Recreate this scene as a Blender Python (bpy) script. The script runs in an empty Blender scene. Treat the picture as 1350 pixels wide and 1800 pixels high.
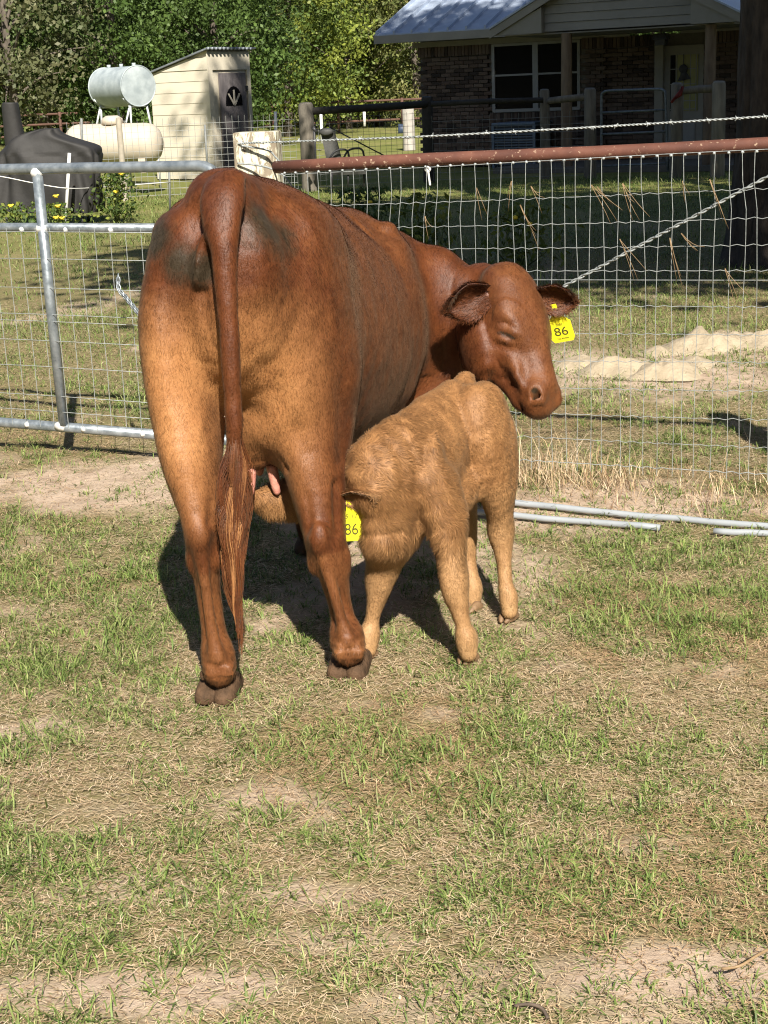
import bpy, bmesh, math, random
import numpy as np
from mathutils import Vector, Matrix

# ---------------------------------------------------------------- camera, sky, sun, exposure
scene = bpy.context.scene
CAM_H, PITCH, ROLL, FPX = 1.5, math.radians(15.4), math.radians(2.3), 2670.0
_fw = np.array([0, math.cos(PITCH), -math.sin(PITCH)])
_up0 = np.array([0, math.sin(PITCH), math.cos(PITCH)])
_rt0 = np.array([1.0, 0, 0])
_rt = _rt0*math.cos(ROLL) - _up0*math.sin(ROLL)
_up = _up0*math.cos(ROLL) + _rt0*math.sin(ROLL)
_C = np.array([0, 0, CAM_H])
cam = bpy.data.cameras.new('camera'); cam_o = bpy.data.objects.new('camera', cam)
scene.collection.objects.link(cam_o); scene.camera = cam_o
cam.sensor_fit = 'HORIZONTAL'; cam.sensor_width = 36.0; cam.lens = 36.0*FPX/1350.0
cam.clip_start = 0.05; cam.clip_end = 2000
_m = Matrix((( _rt[0], _up[0], -_fw[0], 0), (_rt[1], _up[1], -_fw[1], 0), (_rt[2], _up[2], -_fw[2], CAM_H), (0, 0, 0, 1)))
cam_o.matrix_world = _m

SUN_AZ = math.radians(171.0)      # compass-like angle from +Y clockwise: the sun stands behind, to the right
SUN_EL = math.radians(40.0)
sun_dir = Vector((math.sin(SUN_AZ)*math.cos(SUN_EL), math.cos(SUN_AZ)*math.cos(SUN_EL), math.sin(SUN_EL)))
world = bpy.data.worlds.new('World'); scene.world = world; world.use_nodes = True
wn = world.node_tree.nodes; wl = world.node_tree.links
sky = wn.new('ShaderNodeTexSky'); sky.sky_type = 'NISHITA'; sky.sun_disc = False
sky.sun_elevation = SUN_EL; sky.sun_rotation = SUN_AZ
wl.new(sky.outputs[0], wn['Background'].inputs[0]); wn['Background'].inputs[1].default_value = 0.05
sun = bpy.data.lights.new('sun', 'SUN'); sun.energy = 5.0; sun.angle = math.radians(0.53); sun.color = (1.0, 0.93, 0.82)
sun_o = bpy.data.objects.new('sun', sun); scene.collection.objects.link(sun_o)
sun_o.rotation_euler = sun_dir.to_track_quat('Z', 'Y').to_euler()
vs = scene.view_settings
scene.display_settings.display_device = 'sRGB'
vs.view_transform = 'Standard'; vs.look = 'None'; vs.gamma = 1.0; vs.use_curve_mapping = False
vs.exposure = 0.95
scene.cycles.max_bounces = 8; scene.cycles.transparent_max_bounces = 8
scene.cycles.use_denoising = True
scene.cycles.denoising_input_passes = 'RGB_ALBEDO_NORMAL'; scene.cycles.denoising_prefilter = 'NONE'
scene.cycles.pixel_filter_type = 'BLACKMAN_HARRIS'; scene.cycles.filter_width = 1.15

# ---------------------------------------------------------------- helpers
COL = scene.collection
RNG = np.random.default_rng(7)
random.seed(7)
def atY(x, y, Y):                 # point of the place that lies at depth Y in direction (x, y)
    d = _fw + _rt*((x-675)/FPX) - _up*((y-900)/FPX)
    return _C + d*(Y/d[1])
def atZ(x, y, Z=0.0):
    d = _fw + _rt*((x-675)/FPX) - _up*((y-900)/FPX)
    return _C + d*((Z-CAM_H)/d[2])
def tag(o, label=None, cat=None, group=None, kind=None):
    if label: o['label'] = label
    if cat: o['category'] = cat
    if group: o['group'] = group
    if kind: o['kind'] = kind
    return o
def empty(name, loc=(0, 0, 0), rz=0.0):
    o = bpy.data.objects.new(name, None); COL.objects.link(o)
    o.location = loc; o.rotation_euler = (0, 0, rz); o.empty_display_size = 0.1
    return o
def link(name, me, mat=None, parent=None, smooth=False):
    if mat is not None and len(me.materials) == 0: me.materials.append(mat)
    if smooth: me.polygons.foreach_set('use_smooth', [True]*len(me.polygons))
    o = bpy.data.objects.new(name, me); COL.objects.link(o)
    if parent is not None: o.parent = parent
    return o
def dup(o, parent=None, loc=None):
    c = o.copy(); COL.objects.link(c); c.parent = parent
    if loc is not None: c.location = loc
    return c
def dup_tree(o, parent=None):
    c = dup(o, parent)
    for ch in list(o.children): dup_tree(ch, c)
    return c
class MB:
    """collects shapes into one mesh"""
    def __init__(s): s.v = []; s.f = []
    def add(s, verts, faces):
        n = len(s.v); s.v.extend([tuple(map(float, p)) for p in verts]); s.f.extend([tuple(i+n for i in f) for f in faces]); return s
    def box(s, c, size, rot=None, taper=1.0, bev=0.0):
        hx, hy, hz = [k/2 for k in size]; R = rot or Matrix.Identity(3)
        bm = bmesh.new(); bmesh.ops.create_cube(bm, size=1)
        for v in bm.verts:
            t = taper if v.co.z > 0 else 1.0
            v.co = Vector((v.co.x*size[0]*t, v.co.y*size[1]*t, v.co.z*size[2]))
        if bev: bmesh.ops.bevel(bm, geom=list(bm.edges), offset=bev, segments=2, affect='EDGES', profile=0.6)
        bm.verts.ensure_lookup_table(); bm.verts.index_update()
        s.add([R @ v.co + Vector(c) for v in bm.verts], [[v.index for v in f.verts] for f in bm.faces]); bm.free(); return s
    def quad(s, a, b, c, d): return s.add([a, b, c, d], [(0, 1, 2, 3)])
    def prism(s, poly, off):
        """planar polygon (3-D points) extruded along off"""
        n = len(poly); off = np.array(off, float); P = [np.array(p, float) for p in poly]
        return s.add(P + [p+off for p in P], [tuple(range(n))[::-1], tuple(range(n, 2*n))] + [(i, (i+1) % n, n+(i+1) % n, n+i) for i in range(n)])
    def tube(s, pts, r, n=8, cap=True):
        pts = [np.array(p, float) for p in pts]; m = len(pts)
        rs = r if hasattr(r, '__len__') else [r]*m
        V = []; prev = None
        for i in range(m):
            t = pts[min(i+1, m-1)] - pts[max(i-1, 0)]; t = t/(np.linalg.norm(t)+1e-9)
            if prev is None:
                a = np.array([0, 0, 1.0]) if abs(t[2]) < 0.9 else np.array([1.0, 0, 0])
            else: a = prev
            x = a - t*(a@t); x /= np.linalg.norm(x)+1e-9; y = np.cross(t, x); prev = x
            for k in range(n):
                an = 2*math.pi*k/n; V.append(pts[i] + rs[i]*(math.cos(an)*x + math.sin(an)*y))
        Fc = [(i*n+k, i*n+(k+1) % n, (i+1)*n+(k+1) % n, (i+1)*n+k) for i in range(m-1) for k in range(n)]
        if cap: Fc += [tuple(range(n))[::-1], tuple(range((m-1)*n, m*n))]
        return s.add(V, Fc)
    def ico(s, c, r, sub=1, scale=(1, 1, 1), noise=0.0, rng=None):
        bm = bmesh.new(); bmesh.ops.create_icosphere(bm, subdivisions=sub, radius=1)
        rg = rng or random; vs_ = []
        for v in bm.verts:
            k = 1+noise*(rg.random()-.5)*2
            vs_.append((c[0]+v.co.x*r*scale[0]*k, c[1]+v.co.y*r*scale[1]*k, c[2]+v.co.z*r*scale[2]*k))
        s.add(vs_, [[v.index for v in f.verts] for f in bm.faces]); bm.free(); return s
    def mesh(s, name):
        me = bpy.data.meshes.new(name); me.from_pydata(s.v, [], s.f); me.update(); return me
    def build(s, name, mat, parent=None, smooth=False):
        return link(name, s.mesh(name), mat, parent, smooth)
def auto_smooth(o, ang=40):
    me = o.data; me.polygons.foreach_set('use_smooth', [True]*len(me.polygons))
    me.set_sharp_from_angle(angle=math.radians(ang)); return o
def np_mesh(name, V, quads=None, tris=None, cols=None, cname='tint', smooth=False, normals=None):
    me = bpy.data.meshes.new(name)
    nq = 0 if quads is None else len(quads); nt = 0 if tris is None else len(tris)
    me.vertices.add(len(V)); me.vertices.foreach_set('co', np.ascontiguousarray(V, np.float32).ravel())
    li = []
    if nq: li.append(np.asarray(quads, np.int32).ravel())
    if nt: li.append(np.asarray(tris, np.int32).ravel())
    li = np.concatenate(li); me.loops.add(len(li)); me.loops.foreach_set('vertex_index', li)
    st = np.concatenate([np.arange(nq)*4, nq*4+np.arange(nt)*3]).astype(np.int32)
    me.polygons.add(nq+nt); me.polygons.foreach_set('loop_start', st)
    if smooth: me.polygons.foreach_set('use_smooth', np.ones(nq+nt, bool))
    me.update(calc_edges=True)
    if cols is not None:
        at = me.color_attributes.new(cname, 'FLOAT_COLOR', 'POINT')
        c4 = np.ones((len(V), 4), np.float32); c4[:, :cols.shape[1]] = cols
        at.data.foreach_set('color', c4.ravel())
    if normals is not None:
        me.normals_split_custom_set_from_vertices(np.ascontiguousarray(normals, np.float32))
    return me
# value noise on numpy arrays
_perm = np.random.default_rng(3).random((256, 256))
def vnoise(x, y, f=1.0, seed=0):
    x = np.asarray(x)*f + seed*17.31; y = np.asarray(y)*f + seed*9.77
    xi = np.floor(x).astype(int); yi = np.floor(y).astype(int); fx = x-xi; fy = y-yi
    fx = fx*fx*(3-2*fx); fy = fy*fy*(3-2*fy)
    g = lambda a, b: _perm[a & 255, b & 255]
    return (g(xi, yi)*(1-fx)+g(xi+1, yi)*fx)*(1-fy) + (g(xi, yi+1)*(1-fx)+g(xi+1, yi+1)*fx)*fy
def fbm(x, y, f=1.0, oct=4, seed=0):
    s = 0; a = 0.5; t = 0
    for o in range(oct): s = s + a*vnoise(x, y, f*2**o, seed+o*3); t += a; a *= .5
    return s/t
# ---------------------------------------------------------------- materials
def mat_new(name):
    m = bpy.data.materials.new(name); m.use_nodes = True
    return m, m.node_tree.nodes, m.node_tree.links, m.node_tree.nodes['Principled BSDF']
def ramp(n, l, src, stops):
    r = n.new('ShaderNodeValToRGB'); l.new(src, r.inputs[0]); e = r.color_ramp.elements
    while len(e) < len(stops): e.new(0.5)
    for k, (p, c) in enumerate(stops):
        e[k].position = p; e[k].color = (*c, 1) if len(c) == 3 else c
    return r
def noise(n, l, scale, detail=4, rough=.6, vec=None, dist=0.0):
    t = n.new('ShaderNodeTexNoise'); t.inputs['Scale'].default_value = scale; t.inputs['Detail'].default_value = detail
    t.inputs['Roughness'].default_value = rough; t.inputs['Distortion'].default_value = dist
    if vec is not None: l.new(vec, t.inputs['Vector'])
    return t
def coord(n, l, kind='Object', scale=None):
    tc = n.new('ShaderNodeTexCoord'); out = tc.outputs[kind]
    if scale is not None:
        mp = n.new('ShaderNodeMapping'); mp.inputs['Scale'].default_value = scale; l.new(out, mp.inputs[0]); out = mp.outputs[0]
    return out
def bump(n, l, b, src, strength=.3, dist=.01):
    bp = n.new('ShaderNodeBump'); bp.inputs['Strength'].default_value = strength; bp.inputs['Distance'].default_value = dist
    l.new(src, bp.inputs['Height']); l.new(bp.outputs[0], b.inputs['Normal']); return bp
def mixc(n, l, fac, a, b, mode='MIX'):
    m = n.new('ShaderNodeMix'); m.data_type = 'RGBA'; m.blend_type = mode
    for sock, v in ((m.inputs['Factor'], fac), (m.inputs['A'], a), (m.inputs['B'], b)):
        if isinstance(v, (int, float)): sock.default_value = v
        elif isinstance(v, tuple): sock.default_value = (*v, 1)
        else: l.new(v, sock)
    return m.outputs['Result']
def simple(name, c0, c1=None, scale=8.0, rough=.6, metal=0.0, bmp=0.0, bscale=None, stretch=None, spec=None, kind='Object'):
    m, n, l, b = mat_new(name)
    b.inputs['Roughness'].default_value = rough; b.inputs['Metallic'].default_value = metal
    if spec is not None: b.inputs['Specular IOR Level'].default_value = spec
    v = coord(n, l, kind, stretch)
    t = noise(n, l, scale, 6, .65, v)
    r = ramp(n, l, t.outputs[0], [(.3, c0), (.7, c1 or c0)]); l.new(r.outputs[0], b.inputs['Base Color'])
    if bmp:
        t2 = noise(n, l, bscale or scale*3, 5, .6, v); bump(n, l, b, t2.outputs[0], bmp, .01)
    return m
def attr_mat(name, rough=.55, transl=0.0, cname='tint', spec=.3):
    """base colour from the mesh's own per-blade colour"""
    m, n, l, b = mat_new(name)
    a = n.new('ShaderNodeVertexColor'); a.layer_name = cname
    l.new(a.outputs[0], b.inputs['Base Color']); b.inputs['Roughness'].default_value = rough
    b.inputs['Specular IOR Level'].default_value = spec
    if transl:
        tr = n.new('ShaderNodeBsdfTranslucent'); l.new(a.outputs[0], tr.inputs[0])
        ms = n.new('ShaderNodeMixShader'); ms.inputs[0].default_value = transl
        l.new(b.outputs[0], ms.inputs[1]); l.new(tr.outputs[0], ms.inputs[2]); l.new(ms.outputs[0], n['Material Output'].inputs[0])
    return m
# ---------------------------------------------------------------- ground and grass
# dirt / bare patches of the paddock: (centre, half sizes, weight)
def G(x, y): p = atZ(x, y); return p[0], p[1]
PATCH = []
for (px, py, rx, ry, w) in [(120, 845, 1.0, .55, .9), (260, 850, .5, .5, .8), (560, 1560, .24, .10, .75), (250, 1560, .22, .08, .6), (1180, 1700, .26, .13, .95), (1300, 1680, .2, .1, .9),
        (60, 1270, .22, .10, .8), (800, 1255, .2, .09, .7), (560, 1640, .2, .07, .6), (1120, 1470, .22, .09, .6), (1250, 1180, .14, .12, .7), (50, 1070, .16, .12, .6),
        (1000, 880, .9, .28, .85), (1250, 890, .8, .25, .85), (300, 1740, .2, .08, .8), (60, 1750, .15, .06, .7), (1140, 650, 1.0, .7, .8), (1000, 640, .8, .5, .7), (720, 1760, .16, .06, .6), (640, 1240, .2, .07, .5)]:
    cx, cy = G(px, py); PATCH.append((cx, cy, rx, ry, w))
def dirt_field(x, y):
    d = np.zeros_like(x)
    wob = (fbm(x, y, 3.0, 4, 5)-.5)*1.6
    for cx, cy, rx, ry, w in PATCH:
        r = np.sqrt(((x-cx)/rx)**2 + ((y-cy)/ry)**2) + wob
        d = np.maximum(d, w*np.clip(1.45-r, 0, 1))
    gen = np.clip((fbm(x, y, 1.7, 4, 11)-.56)*4.0, 0, .7)
    return np.clip(np.maximum(d, gen), 0, 1)
def green_field(x, y):
    g = fbm(x, y, 1.3, 4, 21)*.55 + fbm(x, y, 5.0, 3, 31)*.45
    band = np.exp(-((y-4.75)/.75)**4)*.13+.05*np.exp(-((y-2.9)/.5)**2)
    return np.clip((g+band*1.4-.41)*5.5, 0, 1)*(1-.85*dirt_field(x, y))
def hgt(x, y):
    near = np.clip(1-(y-12)/20, 0, 1)
    return ((fbm(x, y, .9, 3, 41)-.5)*.05 + (fbm(x, y, 7.0, 3, 51)-.5)*.022)*near - .005
def axis(lo, hi, dense_lo, dense_hi, step, grow=1.35):
    a = list(np.arange(dense_lo, dense_hi+1e-6, step)); s = step
    while a[-1] < hi: s *= grow; a.append(min(a[-1]+s, hi))
    s = step
    while a[0] > lo: s *= grow; a.insert(0, max(a[0]-s, lo))
    return np.array(a)
gx = axis(-700, 700, -3.2, 3.4, .035); gy = axis(-60, 1200, 1.6, 10.0, .035)
X, Y = np.meshgrid(gx, gy, indexing='ij'); nx, ny = X.shape
Z = hgt(X, Y)
idx = np.arange(nx*ny).reshape(nx, ny)
Q = np.stack([idx[:-1, :-1], idx[1:, :-1], idx[1:, 1:], idx[:-1, 1:]], -1).reshape(-1, 4)
gcol = np.stack([dirt_field(X, Y), green_field(X, Y), np.zeros_like(X)], -1).reshape(-1, 3)
me = np_mesh('ground', np.stack([X, Y, Z], -1).reshape(-1, 3), quads=Q, cols=gcol, cname='cover', smooth=True)
m, n, l, b = mat_new('pasture_soil')
ca = n.new('ShaderNodeVertexColor'); ca.layer_name = 'cover'
sep = n.new('ShaderNodeSeparateColor'); l.new(ca.outputs[0], sep.inputs[0])
v = coord(n, l)
n1 = noise(n, l, 9, 6, .7, v); n2 = noise(n, l, 90, 5, .7, v); n3 = noise(n, l, .7, 4, .6, v); n4 = noise(n, l, 30, 6, .7, v)
thatch = ramp(n, l, n2.outputs[0], [(.3, (.11, .078, .046)), (.5, (.265, .195, .122)), (.72, (.46, .36, .24))])
grassc = ramp(n, l, n4.outputs[0], [(.3, (.045, .06, .012)), (.7, (.16, .18, .045))])
soil = ramp(n, l, n1.outputs[0], [(.3, (.33, .245, .18)), (.7, (.54, .43, .33))])
c = mixc(n, l, .45, thatch.outputs[0], grassc.outputs[0])
mr = n.new('ShaderNodeMapRange'); mr.inputs[1].default_value = .35; mr.inputs[2].default_value = .75
l.new(sep.outputs[0], mr.inputs[0]); c = mixc(n, l, mr.outputs[0], c, soil.outputs[0])
# beyond the close paddock: mown sward, dry and green patches
far = n.new('ShaderNodeSeparateXYZ'); l.new(v, far.inputs[0])
fr = n.new('ShaderNodeMapRange'); fr.inputs[1].default_value = 12; fr.inputs[2].default_value = 22; l.new(far.outputs[1], fr.inputs[0])
sward = ramp(n, l, n3.outputs[0], [(.35, (.14, .165, .04)), (.5, (.22, .22, .075)), (.65, (.30, .26, .12))])
sw2 = mixc(n, l, .35, sward.outputs[0], grassc.outputs[0])
c = mixc(n, l, fr.outputs[0], c, sw2)
l.new(c, b.inputs['Base Color']); b.inputs['Roughness'].default_value = .95; b.inputs['Specular IOR Level'].default_value = .1
bump(n, l, b, n2.outputs[0], .6, .012)
ground = link('ground', me, m); tag(ground, 'sandy pasture ground with worn thatch and bare patches', kind='structure')

def blades(name, x, y, z, az, ln, wd, lean, col, mat, curl=.6, parent=None, seg=2):
    """x,y,z base; az heading; ln length; wd width; lean 0 upright .. 1 flat"""
    N = len(x); az2 = az + RNG.normal(0, .35, N)
    dx, dy = np.cos(az), np.sin(az); sx, sy = -dy, dx
    tilt = lean*np.pi/2
    def pt(t, ex):
        a = np.clip(tilt + curl*ex, 0, 1.65)
        return ln*t*np.sin(a), ln*t*np.cos(a)
    h1, v1 = pt(.55, 0.0)
    h2 = h1 + ln*.45*np.sin(np.clip(tilt+curl, 0, 1.75)); v2 = v1 + ln*.45*np.cos(np.clip(tilt+curl, 0, 1.75))
    v2 = np.maximum(v2, -z*0+.002)
    d2x, d2y = np.cos(az2), np.sin(az2)
    V = np.empty((N, 5, 3), np.float32)
    hw = wd/2
    V[:, 0] = np.stack([x-sx*hw, y-sy*hw, z], -1); V[:, 1] = np.stack([x+sx*hw, y+sy*hw, z], -1)
    mx, my, mz = x+dx*h1, y+dy*h1, z+v1
    V[:, 2] = np.stack([mx+sx*hw*.85, my+sy*hw*.85, mz], -1); V[:, 3] = np.stack([mx-sx*hw*.85, my-sy*hw*.85, mz], -1)
    V[:, 4] = np.stack([x+dx*h1+d2x*(h2-h1), y+dy*h1+d2y*(h2-h1), z+v2], -1)
    o = np.arange(N)[:, None]*5
    q = o + np.array([[0, 1, 2, 3]]); t = o + np.array([[3, 2, 4]])
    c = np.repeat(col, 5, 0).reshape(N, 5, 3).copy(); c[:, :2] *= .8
    me = np_mesh(name, V.reshape(-1, 3), quads=q, tris=t, cols=c.reshape(-1, 3))
    return link(name, me, mat, parent)
def scatter(y0, y1, dens, margin=.7):
    A = (y1-y0)*(.52*(y0+y1)/2 + 2*margin); N = int(A*dens*1.1)
    y = RNG.uniform(y0, y1, N); w = .26*y1+margin; x = RNG.uniform(-w, w, N)
    k = np.abs(x) < .26*y+margin
    return x[k], y[k]
GREEN = np.array([[.165, .235, .058], [.115, .18, .040], [.24, .30, .09], [.32, .345, .14], [.08, .13, .036]])
DRY = np.array([[.58, .44, .275], [.46, .32, .19], [.68, .545, .38], [.31, .195, .115], [.50, .39, .235]])
grass_mat = attr_mat('grass_blade', .5, .25); straw_mat = attr_mat('dry_straw', .6, .1)
def pick(pal, N, p=None):
    c = pal[RNG.choice(len(pal), N, p=p)]*RNG.uniform(.75, 1.25, (N, 1)); return c
gset = [[] for _ in range(8)]; sset = [[] for _ in range(8)]
for (y0, y1, dg, ds, sc) in [(1.9, 4.6, 19000, 29000, 1.0), (4.6, 7.2, 10500, 13000, 1.1), (7.2, 12, 3800, 3800, 1.3), (12, 26, 700, 260, 2.2)]:
    x, y = scatter(y0, y1, dg)
    # tufts: pull blades towards clump centres
    cl = fbm(x, y, 11, 2, 61); g = green_field(x, y)
    keep = RNG.random(len(x)) < (g*.95+.07)*np.clip((cl-.30)*3.2, .12, 1)
    if y0 >= 7: keep = RNG.random(len(x)) < .25+.75*g
    x, y = x[keep], y[keep]; cl = cl[keep]; N = len(x)
    lush = np.clip(fbm(x, y, 1.1, 3, 71)*2.2-.6, .25, 1.2)
    ln = RNG.uniform(.018, .062, N)*sc*(.55+lush*.6)*(.6+cl*.9); wd = RNG.uniform(.0018, .0040, N)*sc
    col = pick(GREEN, N, [.34, .2, .26, .14, .06])
    for a, s_ in zip((x, y, hgt(x, y)-.003, RNG.uniform(0, 6.283, N), ln, wd, RNG.uniform(.25, .95, N)), gset): s_.append(a)
    gset[7].append(col)
    x, y = scatter(y0, y1, ds); d = dirt_field(x, y)
    keep = RNG.random(len(x)) < np.clip(1.0-.75*d, .1, 1); x, y = x[keep], y[keep]; N = len(x)
    ln = (.007+.026*RNG.random(N)**1.3+.05*(RNG.random(N) < .08)*RNG.random(N))*sc; wd = RNG.uniform(.0009, .0021, N)*sc
    az = RNG.normal(0, 1.0, N) + np.where(RNG.random(N) < .5, 0, np.pi)
    red = fbm(x, y, 1.4, 3, 81)[:, None] > .55
    col = np.where(red, pick(DRY, N, [.27, .3, .13, .17, .13])*np.array([1, .95, .90]), pick(DRY, N, [.3, .15, .25, .1, .2]))
    for a, s_ in zip((x, y, hgt(x, y)+RNG.uniform(0, .012, N), az, ln, wd, RNG.uniform(.82, 1.02, N)), sset): s_.append(a)
    sset[7].append(col)
# tufts: blades fanning out from one crown
x, y = scatter(1.9, 8.5, 330); g = green_field(x, y); k_ = RNG.random(len(x)) < .04+.75*g**1.2; x, y = x[k_], y[k_]; nb_ = 22
N = len(x)*nb_; big = np.repeat(RNG.uniform(.6, 1.35, len(x))*(.75+.5*fbm(x, y, 1.1, 3, 71)), nb_); x, y = np.repeat(x, nb_), np.repeat(y, nb_); az = RNG.uniform(0, 6.283, N)
x = x+np.cos(az)*RNG.uniform(0, .014, N); y = y+np.sin(az)*RNG.uniform(0, .014, N)
for a, s_ in zip((x, y, hgt(x, y)-.003, az, RNG.uniform(.018, .052, N)*big, RNG.uniform(.0022, .0042, N), RNG.uniform(.25, .9, N)), gset): s_.append(a)
gset[7].append(pick(GREEN, N, [.36, .2, .28, .10, .06])*np.repeat(RNG.uniform(.8, 1.2, N//nb_), nb_)[:, None])
ga = [np.concatenate(s_) for s_ in gset]; sa = [np.concatenate(s_) for s_ in sset]
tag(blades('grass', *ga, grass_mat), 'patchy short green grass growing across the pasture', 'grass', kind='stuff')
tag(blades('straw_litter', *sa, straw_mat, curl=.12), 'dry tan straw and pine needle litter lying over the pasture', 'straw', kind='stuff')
N = 1500; x, y = scatter(1.9, 7.5, 40); N = len(x); k_ = RNG.random(N) < .25+.75*dirt_field(x, y); x, y = x[k_], y[k_]; N = len(x)
ico_v = np.array([(1, 0, 0), (-1, 0, 0), (0, 1, 0), (0, -1, 0), (0, 0, 1), (0, 0, -1)], float); ico_f = np.array([(0, 2, 4), (2, 1, 4), (1, 3, 4), (3, 0, 4), (2, 0, 5), (1, 2, 5), (3, 1, 5), (0, 3, 5)])
sz = (.002+.009*RNG.random(N)**4)[:, None, None]; Vc = ico_v[None]*sz*RNG.uniform(.6, 1.3, (N, 6, 3))*np.array([1, 1, .7])+np.stack([x, y, hgt(x, y)+.002], -1)[:, None]
tag(link('soil_crumbs', np_mesh('soil_crumbs', Vc.reshape(-1, 3), tris=(np.arange(N)[:, None, None]*6+ico_f[None]).reshape(-1, 3), cols=np.repeat(np.array([[.45, .36, .26]])*RNG.uniform(.5, 1.4, (N, 1)), 6, 0)), attr_mat('soil_crumb', .9)), 'small clods and pebbles scattered over the bare soil', 'soil', kind='stuff')
print('blades', len(ga[0]), len(sa[0]))
# ---------------------------------------------------------------- organic modelling: smooth blended lofts -> one continuous skin
def A3(p): return np.array(p, float)
def catmull(st, n=5):
    st = np.array(st, float); m = len(st); out = []
    for i in range(m-1):
        p0, p1, p2, p3 = st[max(i-1, 0)], st[i], st[i+1], st[min(i+2, m-1)]
        for k in range(n):
            t = k/n
            out.append(.5*((2*p1)+(-p0+p2)*t+(2*p0-5*p1+4*p2-p3)*t*t+(-p0+3*p1-3*p2+p3)*t**3))
    out.append(st[-1]); return np.array(out)
class Field:
    def __init__(s, lo, hi, h):
        s.lo = A3(lo); s.h = h; s.n = np.ceil((A3(hi)-s.lo)/h).astype(int)+1
        s.f = np.full(s.n, .5, np.float32)
    def box(s, lo, hi):
        i0 = np.clip(np.floor((lo-s.lo)/s.h).astype(int), 0, s.n); i1 = np.clip(np.ceil((hi-s.lo)/s.h).astype(int)+1, 0, s.n)
        return i0, i1
    def pts(s, i0, i1):
        ax = [(s.lo[k]+np.arange(i0[k], i1[k])*s.h).astype(np.float32) for k in range(3)]
        return ax[0][:, None, None], ax[1][None, :, None], ax[2][None, None, :]
    def loft(s, st, side, k=.03, n=4, sub=False, cut=None):
        """st rows: x,y,z, half width along `side`, half height across it; side: vector or one vector per row"""
        st = [list(r) for r in st]
        sd = np.array(side, float); 
        if sd.ndim == 1: sd = np.repeat(sd[None], len(st), 0)
        rows = catmull([r[:5]+list(v_) for r, v_ in zip(st, sd)], n)
        rows[:, 3:5] = np.maximum(rows[:, 3:5], 2e-3)
        R = rows[:, 3:5].max(1); pad = k+3*s.h
        lo = (rows[:, :3]-R[:, None]).min(0)-pad; hi = (rows[:, :3]+R[:, None]).max(0)+pad
        I0, I1 = s.box(lo, hi)
        if np.any(I1 <= I0): return s
        D = np.full(I1-I0, .5, np.float32)
        for a, b_ in zip(rows[:-1], rows[1:]):
            r = max(a[3:5].max(), b_[3:5].max())*1.0+pad
            i0, i1 = s.box(np.minimum(a[:3], b_[:3])-r, np.maximum(a[:3], b_[:3])+r)
            i0 = np.maximum(i0, I0); i1 = np.minimum(i1, I1)
            if np.any(i1 <= i0): continue
            x, y, z = s.pts(i0, i1)
            T = b_[:3]-a[:3]; L2 = T@T
            if L2 < 1e-10: continue
            Th = T/math.sqrt(L2)
            px, py, pz = x-a[0], y-a[1], z-a[2]
            t = np.clip((px*T[0]+py*T[1]+pz*T[2])/L2, 0, 1).astype(np.float32)
            S = a[5:8]+b_[5:8]; S = S-Th*(S@Th); S /= np.linalg.norm(S)+1e-9; N = np.cross(Th, S)
            qx, qy, qz = px-t*T[0], py-t*T[1], pz-t*T[2]
            u = qx*S[0]+qy*S[1]+qz*S[2]; v_ = qx*N[0]+qy*N[1]+qz*N[2]; w = qx*Th[0]+qy*Th[1]+qz*Th[2]
            ra = (a[3]+(b_[3]-a[3])*t); rb = (a[4]+(b_[4]-a[4])*t); rc = np.minimum(ra, rb)
            u /= ra; v_ /= rb; w /= rc
            k0 = np.sqrt(u*u+v_*v_+w*w)+1e-6; k1 = np.sqrt((u/ra)**2+(v_/rb)**2+(w/rc)**2)+1e-6
            d = k0*(k0-1)/k1
            sl = tuple(slice(p-q, r_-q) for p, q, r_ in zip(i0, I0, i1))
            D[sl] = np.minimum(D[sl], d)
        sl = tuple(slice(p, q) for p, q in zip(I0, I1)); f = s.f[sl]
        if sub:
            D = -D; hh = np.clip(.5+.5*(D-f)/k, 0, 1); s.f[sl] = f*(1-hh)+D*hh+k*hh*(1-hh)
        else:
            hh = np.clip(.5+.5*(f-D)/k, 0, 1); s.f[sl] = f*(1-hh)+D*hh-k*hh*(1-hh)
        return s
    def blob(s, c, r, ax=(1, 0, 0), k=.03, sub=False):
        """ellipsoid: r = (along ax, across, across2)"""
        a = A3(ax); a = a/np.linalg.norm(a); r = list(r)
        L = max(r[0]-min(r[1], r[2]), 1e-3); c = A3(c)
        s2 = np.cross(a, (0, 0, 1)) if abs(a[2]) < .95 else np.array([1., 0, 0]); s2 /= np.linalg.norm(s2)
        # loft with elliptic swelling
        st = []
        for t in np.linspace(-.97, .97, 7):
            q = math.sqrt(1-t*t); st.append([*(c+a*(t*r[0]*.96)), r[1]*q, r[2]*q])
        return s.loft(st, s2, k, 1, sub)
    def mesh(s, smooth=4):
        f = s.f; neg = f < 0
        c = [neg[i:f.shape[0]-1+i, j:f.shape[1]-1+j, k:f.shape[2]-1+k] for i in (0, 1) for j in (0, 1) for k in (0, 1)]
        cnt = sum(a.astype(np.int8) for a in c); act = (cnt > 0) & (cnt < 8)
        ijk = np.argwhere(act); idx = np.full(act.shape, -1, np.int32); idx[act] = np.arange(len(ijk))
        cor = np.array([(i, j, k) for i in (0, 1) for j in (0, 1) for k in (0, 1)])
        val = [f[ijk[:, 0]+o[0], ijk[:, 1]+o[1], ijk[:, 2]+o[2]] for o in cor]
        acc = np.zeros((len(ijk), 3)); num = np.zeros(len(ijk))
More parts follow.
